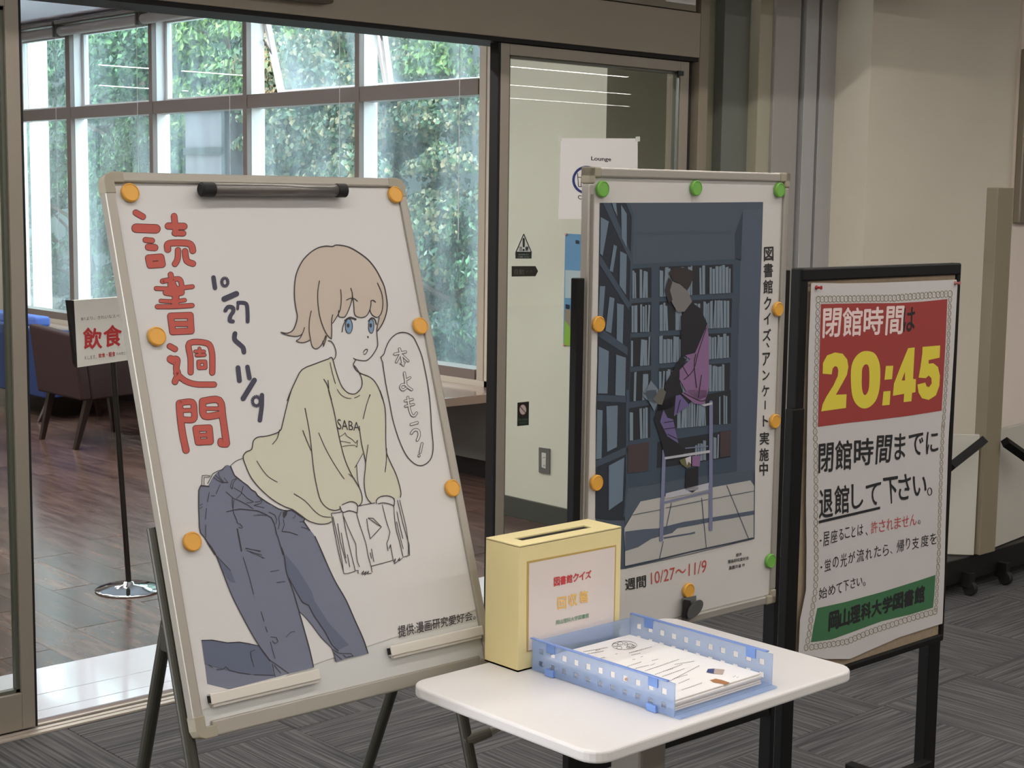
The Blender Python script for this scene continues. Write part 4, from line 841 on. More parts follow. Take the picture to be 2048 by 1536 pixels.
# pen holder tube
pt_ = thing('magnetic_tube', 'grey magnetic holder tube with black end caps at the top of the easel whiteboard', 'holder', B1.at(545, 380, 0))
a = B1.at(405, 379, .012); b = B1.at(686, 381, .012)
MB().tube([a, b], .0105, 20).build('tube', K('grey_tube', (112, 108, 104), .3, .5), pt_, smooth=True)
dx = nrm(b - a)
for s0, s1 in ((a - dx * .005, a + dx * .021), (b - dx * .017, b + dx * .005)): MB().lathe(s0, s1 - s0, [(.009, 0), (.0122, .003), (.0122, np.linalg.norm(s1 - s0) - .001), (.011, np.linalg.norm(s1 - s0))], 20).build('end_cap', rubber, pt_)
a2 = a + dx * .03; b2 = b - dx * .03
ua, va = (a2 - B1.O) @ B1.U, (a2 - B1.O) @ B1.V; ub = (b2 - B1.O) @ B1.U
MB().pbox(B1, ua, ub, va - .004, va + .004, SH + .001, .004).build('magnet_strip', rubber, pt_)
# magnetic bars
bar_m = K('bar_ivory', (208, 202, 192), .45)
for (qa, qb, lb_) in (((419, 1400), (637, 1346), 'ivory magnetic bar at the lower left of the reading week poster'), ((779, 1305), (1000, 1249), 'ivory magnetic bar at the lower right of the reading week poster')):
    (u0, v0), (u1, v1) = B1.uv(*qa), B1.uv(*qb); v0 = (v0 + v1) / 2 if abs(v0 - v1) < .02 else v0
    u1 = min(u1, W1 - .018)
    t = thing('magnetic_bar', lb_, 'magnetic bar', B1.w((u0 + u1) / 2, v0, 0), group='ivory magnetic bars')
    MB().pbox(B1, u0, u1, v0 - .009, v0 + .008, SH + .0006, .006).build('bar_body', bar_m, t, .0015)
    MB().pbox(B1, u0 + .004, u1 - .004, v0 - .0135, v0 - .009, SH + .0006, .003).build('bar_lip', bar_m, t, .0008)
    MB().pbox(B1, u0 - .0008, u0, v0 - .006, v0 + .005, SH + .001, .004).build('end_hole', rubber, t)

# ================================================================== SECOND BOARD ON BLACK STAND
Y2 = 2.05
yw2 = -.02
B2 = Plane((hit(1161, 1299, 1, Y2)[0], Y2, 0), (math.cos(yw2), math.sin(yw2), 0), (0, 0, 1))
p0 = B2.uv(1161, 337); p1 = B2.uv(1578, 344); p3 = B2.uv(1553, 1204)
W2 = p1[0] * .5 + p3[0] * .5; VT = (p0[1] + p1[1]) / 2; VB = p3[1]; H2 = VT - VB
st = thing('board_stand', 'whiteboard held between two black posts, showing the library quiz poster', 'stand', (B2.w(W2 / 2, 0)))
MB().pbox(B2, .012, W2 - .012, VB + .012, VT - .012, -.016, -.007).build('board', whiteboard_m, st)
f2 = K('frame_silver', (168, 162, 154), .35, .4)
for nme, q4 in (('frame_side', (0, .015, VB + .03, VT - .03)), ('frame_side', (W2 - .015, W2, VB + .03, VT - .03)), ('frame_rail', (.03, W2 - .03, VT - .018, VT)), ('frame_rail', (.03, W2 - .03, VB, VB + .018))):
    MB().pbox(B2, *q4, -.022, 0).build(nme, f2, st, .003)
for cu_, cv_ in ((0, 0), (1, 0), (0, 1), (1, 1)):
    x0, x1 = (-.0012, .0302) if cu_ == 0 else (W2 - .0302, W2 + .0012); y0, y1 = (VB - .0012, VB + .0302) if cv_ == 0 else (VT - .0302, VT + .0012)
    m_ = MB().pbox(B2, x0, x1, (VB - .0012) if cv_ == 0 else VT - .0185, (VB + .0185) if cv_ == 0 else VT + .0012, -.023, .0012)
    m_.pbox(B2, x0 if cu_ == 0 else W2 - .0155, .0155 if cu_ == 0 else x1, y0, y1, -.023, .0012); m_.build('frame_corner', corner_m, st, .003)
# posts
def post(P, xs_px, ytop_px, depth, name, parent, m=sign_black, zb=.0):
    ua = P.uv(xs_px[0], ytop_px)[0]; ub, vt = P.uv(xs_px[1], ytop_px)
    return MB().pbox(P, ua, ub, zb, vt, -depth, .003).build(name, m, parent, .002)
MB().pbox(B2, B2.uv(1152, 556)[0], B2.uv(1167, 556)[0], 0, B2.uv(1167, 556)[1], -.014, .004).build('post', sign_black, st, .002)
MB().pbox(B2, W2 + .0015, B2.uv(1583, 540)[0], 0, B2.uv(1583, 540)[1], -.034, -.002).build('post', sign_black, st, .002)
uL2 = B2.uv(1141, 556)[0]; uR2 = B2.uv(1583, 540)[0]
zc = B2.uv(1412, 1455)[1]
MB().pbox(B2, uL2 + .03, uR2 - .02, zc - .02, zc + .018, -.025, -.002).build('cross_bar', sign_black, st, .002)
for u in (uL2 + .0, uR2 - .03):
    c = B2.w(u + .012, 0, 0); MB().box((c[0] - .015, c[1] - .18, 0), (c[0] + .015, c[1] + .30, .028)).build('foot', sign_black, st, .004)
MB().pbox(B2, .004, .010, VB + .02, VT - .05, .0002, .001).build('edge_line', K('frame_line', (120, 112, 104), .5), st)
# ---- second poster
ps2 = thing('poster', 'library quiz poster of a student reading on a ladder among bookshelves', 'poster', B2.w(W2 / 2, 1.15, 0))
uvs = clampuv(B2, [(1181, 359), (1300, 358.5), (1567, 363), (1562, 700), (1555, 900), (1548, 1160), (1546, 1200), (1400, 1238), (1176, 1290), (1174, 900), (1180, 600)], .0155, W2 - .0155, VB + .02, VT - .0185)
a = [B2.w(u, v, SH) for u, v in uvs]; b = [B2.w(u, v, SH - .0008) for u, v in uvs]; n_ = len(uvs)
MB().add(a + b, [tuple(range(n_)), tuple(range(2 * n_ - 1, n_ - 1, -1))] + [(i, (i + 1) % n_, (i + 1) % n_ + n_, i + n_) for i in range(n_)]).build('sheet', K('poster_paper', (196, 192, 188), .75, noise=.015, nscale=5), ps2)
c1 = lambda p: Z(1120, 320, 3.072, p); c2 = lambda p: Z(1120, 780, 3.072, p)
def PR(k, name, rgb, *polys):
    if name not in ('floor_light', 'shoe_tip'): rgb = tuple(c * .87 for c in rgb)
    for q_ in polys: Print(B2, lay(k)).poly(q_).build(name, K('print_' + name, rgb, .7), ps2)
PR(0, 'night_wall', (78, 88, 104), c1([(245, 263), (800, 262), (1248, 258), (1238, 620), (1224, 1000), (1222, 1240)]) + c2([(1200, 420), (1193, 915), (800, 1000), (400, 1098), (217, 1130), (219, 700), (222, 100)]) + c1([(230, 1240), (238, 700)]))
PR(1, 'pillar', (84, 95, 114), c1([(1125, 308), (1238, 300), (1224, 1000), (1220, 1240)]) + c2([(1198, 495), (1085, 500)]) + c1([(1095, 1100), (1108, 640)]))
PR(1, 'pillar_shade', (52, 62, 78), c1([(1075, 455), (1125, 310), (1112, 620), (1078, 612)]))
PR(1, 'bookcase', (62, 78, 96), c1([(440, 640), (1110, 606), (1090, 1100), (1085, 1420)]) + c2([(1083, 498), (780, 540), (420, 605)]) + c1([(425, 1500), (435, 900)]))
PR(2, 'case_interior', (34, 38, 46), *[c1(q_) for q_ in ([(445, 668), (562, 660), (562, 845), (440, 850)], [(612, 655), (1062, 640), (1062, 815), (610, 840)], [(440, 880), (562, 872), (560, 1055), (438, 1062)], [(612, 870), (1058, 850), (1052, 1028), (610, 1050)],
   [(436, 1092), (560, 1085), (560, 1262), (434, 1270)], [(610, 1080), (1050, 1062), (1048, 1212), (608, 1250)], [(432, 1302), (560, 1290), (558, 1470), (430, 1485)], [(608, 1280), (1046, 1245), (1042, 1415), (606, 1440)])],
   *[c2(q_) for q_ in ([(428, 112), (555, 90), (555, 290), (425, 312)], [(600, 80), (1050, 0), (1050, 205), (600, 240)], [(600, 320), (1050, 245), (1048, 412), (595, 480)])])
bks = Print(B2, lay(3)); rb2 = random.Random(3)
def books(f_, x0, x1, t0, t1, b0, b1, fill=.8):
    x = x0
    while x < x1 - 8:
        wd = rb2.uniform(11, 26)
        if rb2.random() < fill and x + wd < x1:
            a = (x - x0) / (x1 - x0); tp = t0 + (t1 - t0) * a + rb2.uniform(2, 26); bt = b0 + (b1 - b0) * a; ln_ = rb2.uniform(-6, 10) if rb2.random() < .3 else 0
            bks.quad(*f_([(x + ln_, tp), (x + wd - 3 + ln_, tp + rb2.uniform(-6, 6)), (x + wd - 3, bt), (x, bt)]))
        x += wd
for a in ((445, 560, 668, 660, 850, 845), (612, 1060, 655, 640, 840, 815), (440, 560, 880, 872, 1060, 1055), (612, 1055, 870, 850, 1050, 1028), (436, 560, 1092, 1085, 1268, 1260), (610, 1050, 1080, 1062, 1250, 1212), (432, 558, 1302, 1290, 1483, 1470), (608, 1044, 1280, 1245, 1440, 1415)): books(c1, *a)
for a in ((428, 555, 112, 92, 310, 290), (720, 1050, 85, 10, 235, 205), (830, 985, 320, 262, 440, 415)): books(c2, *a)
bks.build('print_books', K('print_books', (112, 127, 140), .7), ps2)
PR(4, 'brown_cabinet', (74, 58, 62), c2([(418, 340), (548, 318), (543, 495), (415, 512)]), c2([(985, 258), (1050, 245), (1048, 405), (982, 415)]))
PR(1, 'side_case', (36, 44, 56), c1([(245, 263), (430, 263), (455, 345), (440, 900)]) + c2([(420, 200), (415, 600), (398, 800), (300, 800), (217, 790), (222, 100)]) + c1([(230, 1240), (238, 700)]))
PR(2, 'side_shelf', (66, 80, 98), *[c1(q_) for q_ in ([(262, 263), (310, 263), (436, 575), (432, 622)], [(243, 578), (243, 642), (425, 925), (425, 872)], [(236, 1022), (234, 1082), (415, 1200), (415, 1152)], [(228, 1442), (228, 1482), (410, 1490), (410, 1452)], [(405, 263), (430, 263), (455, 345), (440, 900), (425, 900), (440, 350)])],
   c2([(222, 435), (222, 475), (415, 390), (415, 345)]), c2([(405, 0), (425, 0), (415, 600), (395, 780), (388, 780), (405, 580)]))
sbk = Print(B2, lay(3))
for q_ in ([(320, 265), (345, 265), (352, 345), (330, 300)], [(375, 275), (410, 330), (410, 540), (380, 480)], [(250, 350), (300, 378), (262, 590), (246, 575)], [(330, 520), (350, 530), (325, 690), (305, 680)], [(370, 560), (410, 580), (405, 830), (365, 770)],
           [(245, 775), (278, 775), (262, 975), (236, 985)], [(305, 840), (335, 850), (315, 1065), (280, 1050)], [(350, 880), (392, 890), (385, 1130), (348, 1105)], [(238, 1145), (300, 1175), (292, 1435), (232, 1435)], [(345, 1195), (405, 1215), (400, 1450), (340, 1445)]): sbk.poly(c1(q_))
for q_ in ([(228, 120), (262, 125), (255, 420), (222, 425)], [(285, 100), (355, 95), (350, 350), (290, 380)], [(300, 465), (395, 415), (385, 680), (300, 740)]): sbk.poly(c2(q_))
sbk.build('print_side_books', K('print_side_books', (98, 114, 130), .7), ps2)
PR(2, 'floor_shadow', (80, 92, 108), c2([(418, 605), (1083, 500), (1195, 495), (1192, 600), (490, 690), (400, 830), (395, 700)]))
PR(3, 'floor_light', (172, 170, 166), c2([(495, 685), (820, 620), (1170, 555), (1195, 592), (1192, 905), (800, 990), (400, 1085), (400, 990), (395, 850), (445, 765)]))
PR(4, 'cast_shadow', (88, 98, 116), c2([(400, 870), (520, 855), (600, 850), (760, 810), (920, 785), (1195, 740), (1195, 765), (940, 808), (830, 830), (720, 850), (690, 878), (560, 915), (480, 965), (400, 990)]), c2([(800, 878), (830, 870), (830, 882), (640, 915), (635, 905)]))
tl2 = Print(B2, lay(5))
for q_ in ([(445, 768), (620, 735)], [(650, 725), (910, 672)], [(940, 668), (1195, 620)], [(1025, 585), (1160, 915)], [(870, 662), (900, 972)], [(685, 695), (650, 860)], [(635, 930), (610, 1045)], [(400, 1096), (800, 1008), (1192, 914)], [(400, 1083), (800, 996), (1180, 908)], [(1193, 915), (1197, 500)]): tl2.line(c2(q_), 1.3, caps=False)
tl2.build('print_floor_lines', K('print_lines', (62, 70, 84), .7), ps2); tl2 = Print(B2, lay(5))
for i in range(14): tl2.line(c1([(482 + i * 42, 449 - i * .7), (506 + i * 42, 448 - i * .7)]), .9, caps=False)
tl2.build('print_wall_joint', K('print_lines', (62, 70, 84), .7), ps2)
lad = Print(B2, lay(6))
lad.line(c2([(640, 375), (622, 920)]), 7.2); lad.line(c2([(928, 75), (926, 855)]), 7.2); lad.line(c2([(645, 690), (915, 625)]), 4); lad.line(c2([(770, 358), (910, 345)]), 2.2)
lad.build('print_ladder', K('print_ladder', (112, 116, 144), .7), ps2)
ll_ = K('print_ladder_light', (172, 172, 180), .7)
lr = Print(B2, lay(7)); lr.line(c2([(650, 418), (915, 378)]), 5.2); lr.build('print_rung', ll_, ps2); lr = Print(B2, lay(7)); lr.poly(c2([(650, 635), (915, 570), (912, 612), (645, 668)])); lr.build('print_step', ll_, ps2); lr = Print(B2, lay(9)); lr.poly(c2([(868, 92), (935, 75), (935, 90), (890, 100)])); lr.build('print_top_rail', ll_, ps2)
PR(7, 'black_cloth', (26, 26, 34), c1([(815, 878), (862, 912), (905, 1005), (862, 1150), (800, 1212), (742, 1205), (744, 960), (762, 935)]), c1([(640, 1390), (745, 1200), (775, 1225), (730, 1345), (760, 1440), (720, 1500), (640, 1540), (598, 1540), (650, 1420)]),
   c2([(640, 60), (760, 15), (805, 75), (700, 165), (725, 330), (770, 362), (760, 395), (645, 412), (618, 300), (578, 180), (600, 115)]), c2([(775, 488), (850, 470), (850, 608), (812, 632), (768, 610)]))
PR(8, 'pink_cloth', (146, 108, 152), c1([(905, 1010), (915, 1100), (915, 1400), (900, 1455), (840, 1478), (775, 1420), (735, 1350), (735, 1290), (800, 1225), (770, 1200), (830, 1185)]), c2([(745, 20), (800, 0), (905, 0), (895, 58), (885, 88), (830, 85)]), c2([(812, 405), (865, 405), (858, 470), (812, 468)]))
PR(8, 'violet_cloth', (112, 98, 150), c2([(636, 120), (660, 170), (695, 180), (728, 328), (660, 285), (615, 195)]), c2([(712, 35), (740, 28), (795, 92), (700, 162)]))
PR(8, 'skin', (128, 124, 124), c1([(690, 745), (740, 765), (785, 805), (812, 870), (765, 932), (722, 935), (690, 880), (668, 800)]))
PR(9, 'hair', (52, 44, 44), c1([(668, 690), (700, 665), (760, 660), (812, 680), (820, 720), (800, 772), (782, 800), (740, 762), (695, 742)]), c1([(645, 800), (668, 720), (690, 750), (676, 800), (692, 860), (668, 880)]))
PR(8, 'book_page', (120, 134, 148), c1([(558, 1355), (606, 1412), (582, 1505), (510, 1455)]), c2([(510, 5), (590, 0), (605, 70), (580, 130)]))
PR(9, 'hand', (104, 102, 96), c1([(625, 1395), (652, 1425), (628, 1505), (600, 1500), (570, 1470)]))
PR(9, 'shoe', (112, 110, 70), c2([(735, 430), (790, 410), (805, 470), (780, 480), (745, 455)]), )
PR(10, 'shoe_tip', (190, 186, 190), c2([(770, 420), (805, 405), (805, 455), (790, 440), (780, 465)]))
fo_ = Print(B2, lay(9))
for q_ in ([(900, 1030), (850, 1180), (820, 1290), (760, 1350)], [(835, 1190), (825, 1260), (840, 1400)], [(745, 1250), (790, 1330)], [(760, 1430), (860, 1480), (900, 1470)], [(870, 1320), (850, 1460)]): fo_.line(c1(q_), 1.5, smooth=3)
for q_ in ([(640, 200), (700, 190)], [(640, 240), (710, 230)], [(660, 270), (720, 300)], [(740, 60), (720, 140)]): fo_.line(c2(q_), 1.2)
fo_.build('print_folds', K('print_fold', (30, 26, 36), .7), ps2)
tx = Print(B2, lay(1))
ys = [('図', 577, 84), ('書', 677, 84), ('館', 778, 84), ('ク', 880, 78), ('イ', 975, 70), ('ズ', 1075, 72), ('ア', 1223, 76), ('ン', 1322, 58), ('ケ', 1418, 66), ('ト', 1413 + 190, 66), ('実', 1413 + 297, 76), ('施', 1413 + 397, 76), ('中', 1413 + 485, 80)]
def cxs(y): return 1283 - (y - 577) * (31 / 1321)
for chx, y, hh in ys:
    x = cxs(y); wd = {'イ': 40, 'ト': 30, 'ン': 42, 'ク': 44, 'ケ': 44, 'ア': 46, 'ズ': 50, '中': 50}.get(chx, 56) / 2; sk_ = .06
    if chx == 'ト': x += 4
    tx.text(chx, *c1([(x - wd, y - hh / 2 + wd * sk_), (x + wd, y - hh / 2 - wd * sk_), (x + wd, y + hh / 2 - wd * sk_), (x - wd, y + hh / 2 + wd * sk_)]), bold=.02)
tx.line(c1([(cxs(1130), 1125), (cxs(1130) + 14, 1150)]), 2.2); tx.line(c1([(cxs(1505), 1478), (cxs(1505), 1532)]), 2)
tx.build('vertical_lettering', K('poster_black', (34, 32, 34), .7), ps2); tx = Print(B2, lay(1))
tx.text('週間', *c2([(400, 1165), (528, 1138), (528, 1210), (402, 1232)]), bold=.02)
s6 = lambda p: Z(1180, 1100, 5.389, p)
tx.build('black_lettering', K('poster_black', (34, 32, 34), .7), ps2); tx = Print(B2, lay(1))
tx.text('提供', *s6([(1575, 38), (1635, 28), (1635, 62), (1575, 72)]), bold=.01); tx.text('漫画研究愛好会', *s6([(1485, 108), (1712, 66), (1712, 102), (1487, 150)]), bold=.01); tx.text('高橋洋道 作', *s6([(1497, 175), (1670, 142), (1670, 176), (1500, 216)]), bold=.01)
tx.build('credit_lettering', K('poster_black', (34, 32, 34), .7), ps2)
tx = Print(B2, lay(1)); tx.text('10/27～11/9', *c2([(558, 1122), (902, 1042), (898, 1120), (560, 1195)]), bold=-.004); tx.build('date_lettering', K('poster_red', (176, 70, 62), .7), ps2)
g2 = 'magnets on the quiz board'
for (px, py, m_, lb_) in ((1202, 378, green, 'green round magnet at the top left of the library quiz poster'), (1389, 376, green, 'green round magnet at the top middle of the library quiz poster'), (1556, 380, green, 'green round magnet at the top right of the library quiz poster'),
        (1538, 1121, green, 'green round magnet at the lower right of the library quiz poster'), (1194, 648, orange, 'orange round magnet on the upper left edge of the quiz poster'), (1190, 965, orange, 'orange round magnet on the lower left edge of the quiz poster'),
        (1553, 618, orange, 'orange round magnet beside the vertical text, upper right edge'), (1547, 842, orange, 'orange round magnet beside the vertical text, middle right edge'), (1374, 1180, orange, 'orange round magnet above the metal clip on the quiz board')):
    magnet(B2, px, py, m_, lb_, ('green ' if m_ is green else 'orange ') + g2, SH + .0006 if py < 1160 or m_ is green else SH + .001, .0155)
# metal clip
clp = thing('metal_clip', 'dark steel magnetic clip on the lower edge of the quiz board', 'clip', B2.at(1385, 1215, 0))
sx = lambda p: Z(1300, 1140, 12.8, p)
dk = K('clip_steel', (110, 110, 108), .5, .3)
def slab(P, pts, h0, h1, m, name, parent):
    a = [P.at(x, y, h0) for x, y in pts]; b = [P.at(x, y, h1) for x, y in pts]; n = len(pts)
    return MB().add(a + b, [tuple(range(n)), tuple(range(2 * n - 1, n - 1, -1))] + [(i, (i + 1) % n, (i + 1) % n + n, i + n) for i in range(n)]).build(name, m, parent)
slab(B2, sx([(830, 720), (1185, 650), (1185, 1180), (1000, 1300), (815, 1280)]), SH + .001, .004, dk, 'clip_base', clp)
slab(B2, sx([(880, 760), (1030, 780), (1060, 880), (960, 1250), (830, 1230)]), .004, .012, K('clip_inner', (48, 46, 46), .4, .5), 'clip_spring', clp)
e_ = sx([(1160, 1005)])[0]; c_t, s_t = math.cos(math.radians(-52)), math.sin(math.radians(-52)); pts = [(e_[0] + 22 * math.cos(t) * c_t - 11 * math.sin(t) * s_t, e_[1] + 22 * math.cos(t) * s_t + 11 * math.sin(t) * c_t) for t in np.linspace(0, 2 * PI, 24, endpoint=False)]
slab(B2, pts, .012, .0145, K('clip_disc', (84, 84, 84), .5, .2), 'clip_lever', clp)
slab(B2, [(p[0] - .8, p[1] - .9) for p in pts], .0110, .0121, K('clip_rim', (176, 174, 172), .3, .7), 'clip_rim', clp)

# ================================================================== THIRD: SIGN STAND WITH CLOSING TIME
Y3 = 2.10
B3 = Plane((hit(1602, 537, 1, Y3)[0], Y3, 0), (1, 0, 0), (0, 0, 1))
a0 = B3.uv(1602, 537); a1 = B3.uv(1924, 526); vtop = (a0[1] + a1[1]) / 2; W3 = a1[0]; vb = B3.uv(1886, 1281)[1]
s3 = thing('sign_board', 'black framed corkboard stand showing the closing time notice', 'sign', B3.w(W3 / 2, 0, 0))
tw = .030
MB().pbox(B3, .012, W3 - .012, vb + .012, vtop - .012, -.018, -.006).build('corkboard', K('beige_board', (158, 140, 118), .85, noise=.08, nscale=80), s3)
MB().pbox(B3, 0, tw, vb, vtop, -.028, 0).build('frame_side', sign_black, s3, .004); MB().pbox(B3, W3 - tw * .62, W3, vb, vtop, -.028, 0).build('frame_side', sign_black, s3, .004)
MB().pbox(B3, .004, W3 - .004, vtop - .0290, vtop, -.026, .002).build('frame_rail', sign_black, s3, .004); MB().pbox(B3, .004, W3 - .004, vb, vb + .018, -.026, .002).build('frame_rail', sign_black, s3, .004)
uLa = B3.uv(1577, 820)[0]; uLb = B3.uv(1612, 820)[0]; vL = B3.uv(1590, 818)[1]
uRa = B3.uv(1897, 900)[0]; uRb = B3.uv(1920, 900)[0]; vR = B3.uv(1915, 779)[1]
vbot = .06
MB().pbox(B3, uLa + .014, uLb - .008, 0.0, vL, -.020, .003).build('post', sign_black, s3, .003); MB().pbox(B3, uRa, uRb, 0.0, vR, -.060, -.0285).build('post', sign_black, s3, .003)
vz = B3.uv(1830, 1540)[1]
MB().pbox(B3, uLb - .006, uRa, vz - .035, vz + .002, -.032, -.004).build('cross_bar', sign_black, s3, .003)
for u in (uLa + .016, (uRa + uRb) / 2):
    c = B3.w(u, 0, 0); MB().box((c[0] - .016, c[1] - .2, 0), (c[0] + .016, c[1] + .28, .028)).build('foot', sign_black, s3, .004)
n3 = thing('notice', 'white closing time notice reading 20:45 pinned to the black framed board', 'notice', B3.w(W3 / 2, .9, 0))
SH3 = .004
t1 = lambda p: Z(1620, 560, 5.119, p); t2 = lambda p: Z(1600, 840, 5.906, p); t3 = lambda p: Z(1600, 1060, 5.487, p)
pc3 = t1([(12, 40), (25, 30), (300, 34), (700, 28), (1100, 12), (1500, -4), (1510, 60)]) + [(1908, 700), (1897, 880), (1891, 1060), (1889, 1150), (1885, 1247), (1850, 1258), (1800, 1274), (1740, 1300), (1700, 1318), (1650, 1318), (1597, 1305), (1600, 1240), (1612, 1180), (1613, 1100), (1612, 1000), (1614, 860), (1617, 700)]
sheet(B3, pc3, SH3, K('notice_paper', (192, 187, 186), .7, noise=.02, nscale=6), n3)
def P3(k, name, rgb, *polys, holes=()):
    p = Print(B3, SH3 + .0004 + .0004 * k)
    for q_ in polys: p.poly(q_)
    for q_, h_ in holes: p.poly(q_, [h_])
    return p.build(name, K('n_' + name, rgb, .7), n3)
P3(0, 'red_field', (150, 52, 48), t1([(112, 246), (500, 238), (900, 236), (1150, 222), (1407, 195), (1390, 600), (1368, 1000), (1348, 1338), (1000, 1392), (700, 1430), (400, 1462), (82, 1504), (90, 1100), (100, 700)]))
P3(0, 'green_field', (54, 104, 66), t3([(190, 858), (500, 790), (900, 680), (1300, 555), (1487, 493), (1475, 700), (1460, 852), (1200, 930), (900, 1000), (600, 1110), (350, 1200), (120, 1232), (150, 1050)]))
p = Print(B3, SH3 + .0008)
p.poly(t1([(130, 960), (133, 850), (175, 772), (255, 742), (335, 755), (382, 815), (393, 890), (378, 970), (330, 1060), (265, 1175), (375, 1170), (368, 1310), (115, 1345), (130, 1270), (170, 1190), (240, 1080), (285, 980), (290, 925), (278, 888), (255, 882), (232, 905), (222, 966)]))
p.poly(catmull(t1([(418, 1020), (425, 880), (465, 790), (530, 735), (600, 728), (665, 755), (708, 840), (720, 950), (710, 1120), (670, 1240), (600, 1305), (530, 1312), (465, 1260), (430, 1170)]), 3, True)[:-1], [catmull(t1([(530, 1010), (535, 910), (560, 868), (590, 868), (605, 910), (608, 1020), (600, 1120), (575, 1172), (550, 1172), (532, 1110)]), 3, True)[:-1]])
p.poly(t1([(777, 880), (852, 878), (840, 1015), (762, 1022)])); p.poly(t1([(752, 1142), (825, 1135), (815, 1278), (738, 1286)]))
p.poly(t1([(1005, 698), (1072, 690), (1055, 1012), (1085, 1015), (1080, 1148), (1045, 1155), (1038, 1242), (958, 1250), (964, 1165), (848, 1186), (860, 1060), (930, 880), (975, 770)]), [t1([(938, 1030), (972, 940), (972, 1028)])])
p.poly(t1([(1152, 685), (1333, 670), (1327, 795), (1215, 820), (1215, 858), (1262, 852), (1310, 890), (1330, 980), (1325, 1080), (1290, 1180), (1215, 1228), (1145, 1210), (1110, 1150), (1100, 1070), (1180, 1050), (1195, 1090), (1220, 1096), (1245, 1060), (1243, 1005), (1215, 978), (1185, 1005), (1112, 1000), (1130, 900), (1150, 750)]))
p.build('time_digits', K('digit_yellow', (214, 198, 62), .7), n3)
p = Print(B3, SH3 + .0008)
for q_, c_ in (([(140, 298), (325, 290), (300, 575), (130, 590)], '閉'), ([(340, 285), (540, 285), (520, 565), (335, 580)], '館'), ([(560, 285), (760, 275), (735, 555), (548, 560)], '時'), ([(790, 275), (965, 268), (945, 548), (772, 562)], '間')): p.text(c_, *t1(q_), bold=.022)
p.build('white_lettering', K('n_white', (222, 200, 196), .7), n3)
p = Print(B3, SH3 + .0008); p.text('は', *t1([(960, 290), (1082, 275), (1068, 520), (952, 530)]), bold=.012); p.build('black_lettering', K('n_black', (22, 22, 26), .7), n3); p = Print(B3, SH3 + .0008)
for q_, c_, bo in (([(225, 290), (398, 268), (385, 605), (222, 625)], '閉', .017), ([(422, 250), (615, 235), (605, 580), (420, 590)], '館', .017), ([(645, 225), (878, 212), (850, 525), (642, 540)], '時', .017), ([(915, 190), (1092, 178), (1062, 495), (895, 520)], '間', .017),
              ([(1120, 165), (1250, 160), (1240, 455), (1120, 472)], 'ま', .012), ([(1282, 165), (1465, 150), (1440, 410), (1320, 418)], 'で', .012), ([(1495, 145), (1632, 130), (1632, 370), (1490, 405)], 'に', .012),
              ([(0, 0)], None, 0), ([(230, 830), (388, 815), (388, 1140), (228, 1162)], '退', .017), ([(412, 780), (580, 768), (578, 1090), (410, 1120)], '館', .017), ([(610, 762), (750, 755), (745, 1030), (615, 1055)], 'し', .012), ([(775, 760), (958, 735), (915, 1000), (820, 1010)], 'て', .012),
              ([(985, 690), (1155, 665), (1140, 970), (1030, 990)], '下', .017), ([(1165, 650), (1310, 632), (1300, 930), (1165, 950)], 'さ', .012), ([(1335, 670), (1500, 660), (1490, 880), (1345, 900)], 'い', .012)):
    if c_ is None: p.build('black_lettering', K('n_black', (22, 22, 26), .7), n3); p = Print(B3, SH3 + .0008)
    else: p.text(c_, *t2(q_), bold=bo)
p.ring(t2([(1533, 845)])[0], 4.2, 7.5, 1.6, 18); p.build('black_lettering', K('n_black', (22, 22, 26), .7), n3); p = Print(B3, SH3 + .0008)
p.poly(t2([(222, 1190), (945, 1022), (948, 1052), (225, 1222)])); p.build('underline', K('n_black', (22, 22, 26), .7), n3); p = Print(B3, SH3 + .0008)
p.disc(t2([(245, 1425)])[0], 1.8)
for q_, c_ in (([(278, 1325), (350, 1312), (345, 1478), (275, 1498)], '居'), ([(368, 1300), (445, 1292), (442, 1440), (362, 1462)], '座'), ([(462, 1290), (508, 1285), (520, 1405), (462, 1425)], 'る'), ([(530, 1275), (590, 1262), (590, 1385), (530, 1400)], 'こ'), ([(612, 1255), (655, 1250), (655, 1378), (610, 1388)], 'と'), ([(682, 1240), (748, 1228), (745, 1355), (680, 1370)], 'は'), ([(775, 1325), (797, 1322), (800, 1360), (785, 1365)], '、')): p.text(c_, *t2(q_), bold=.0)
p.build('small_lettering', K('n_black', (22, 22, 26), .7), n3); p = Print(B3, SH3 + .0008)
p.disc(t3([(235, 408)])[0], 1.9)
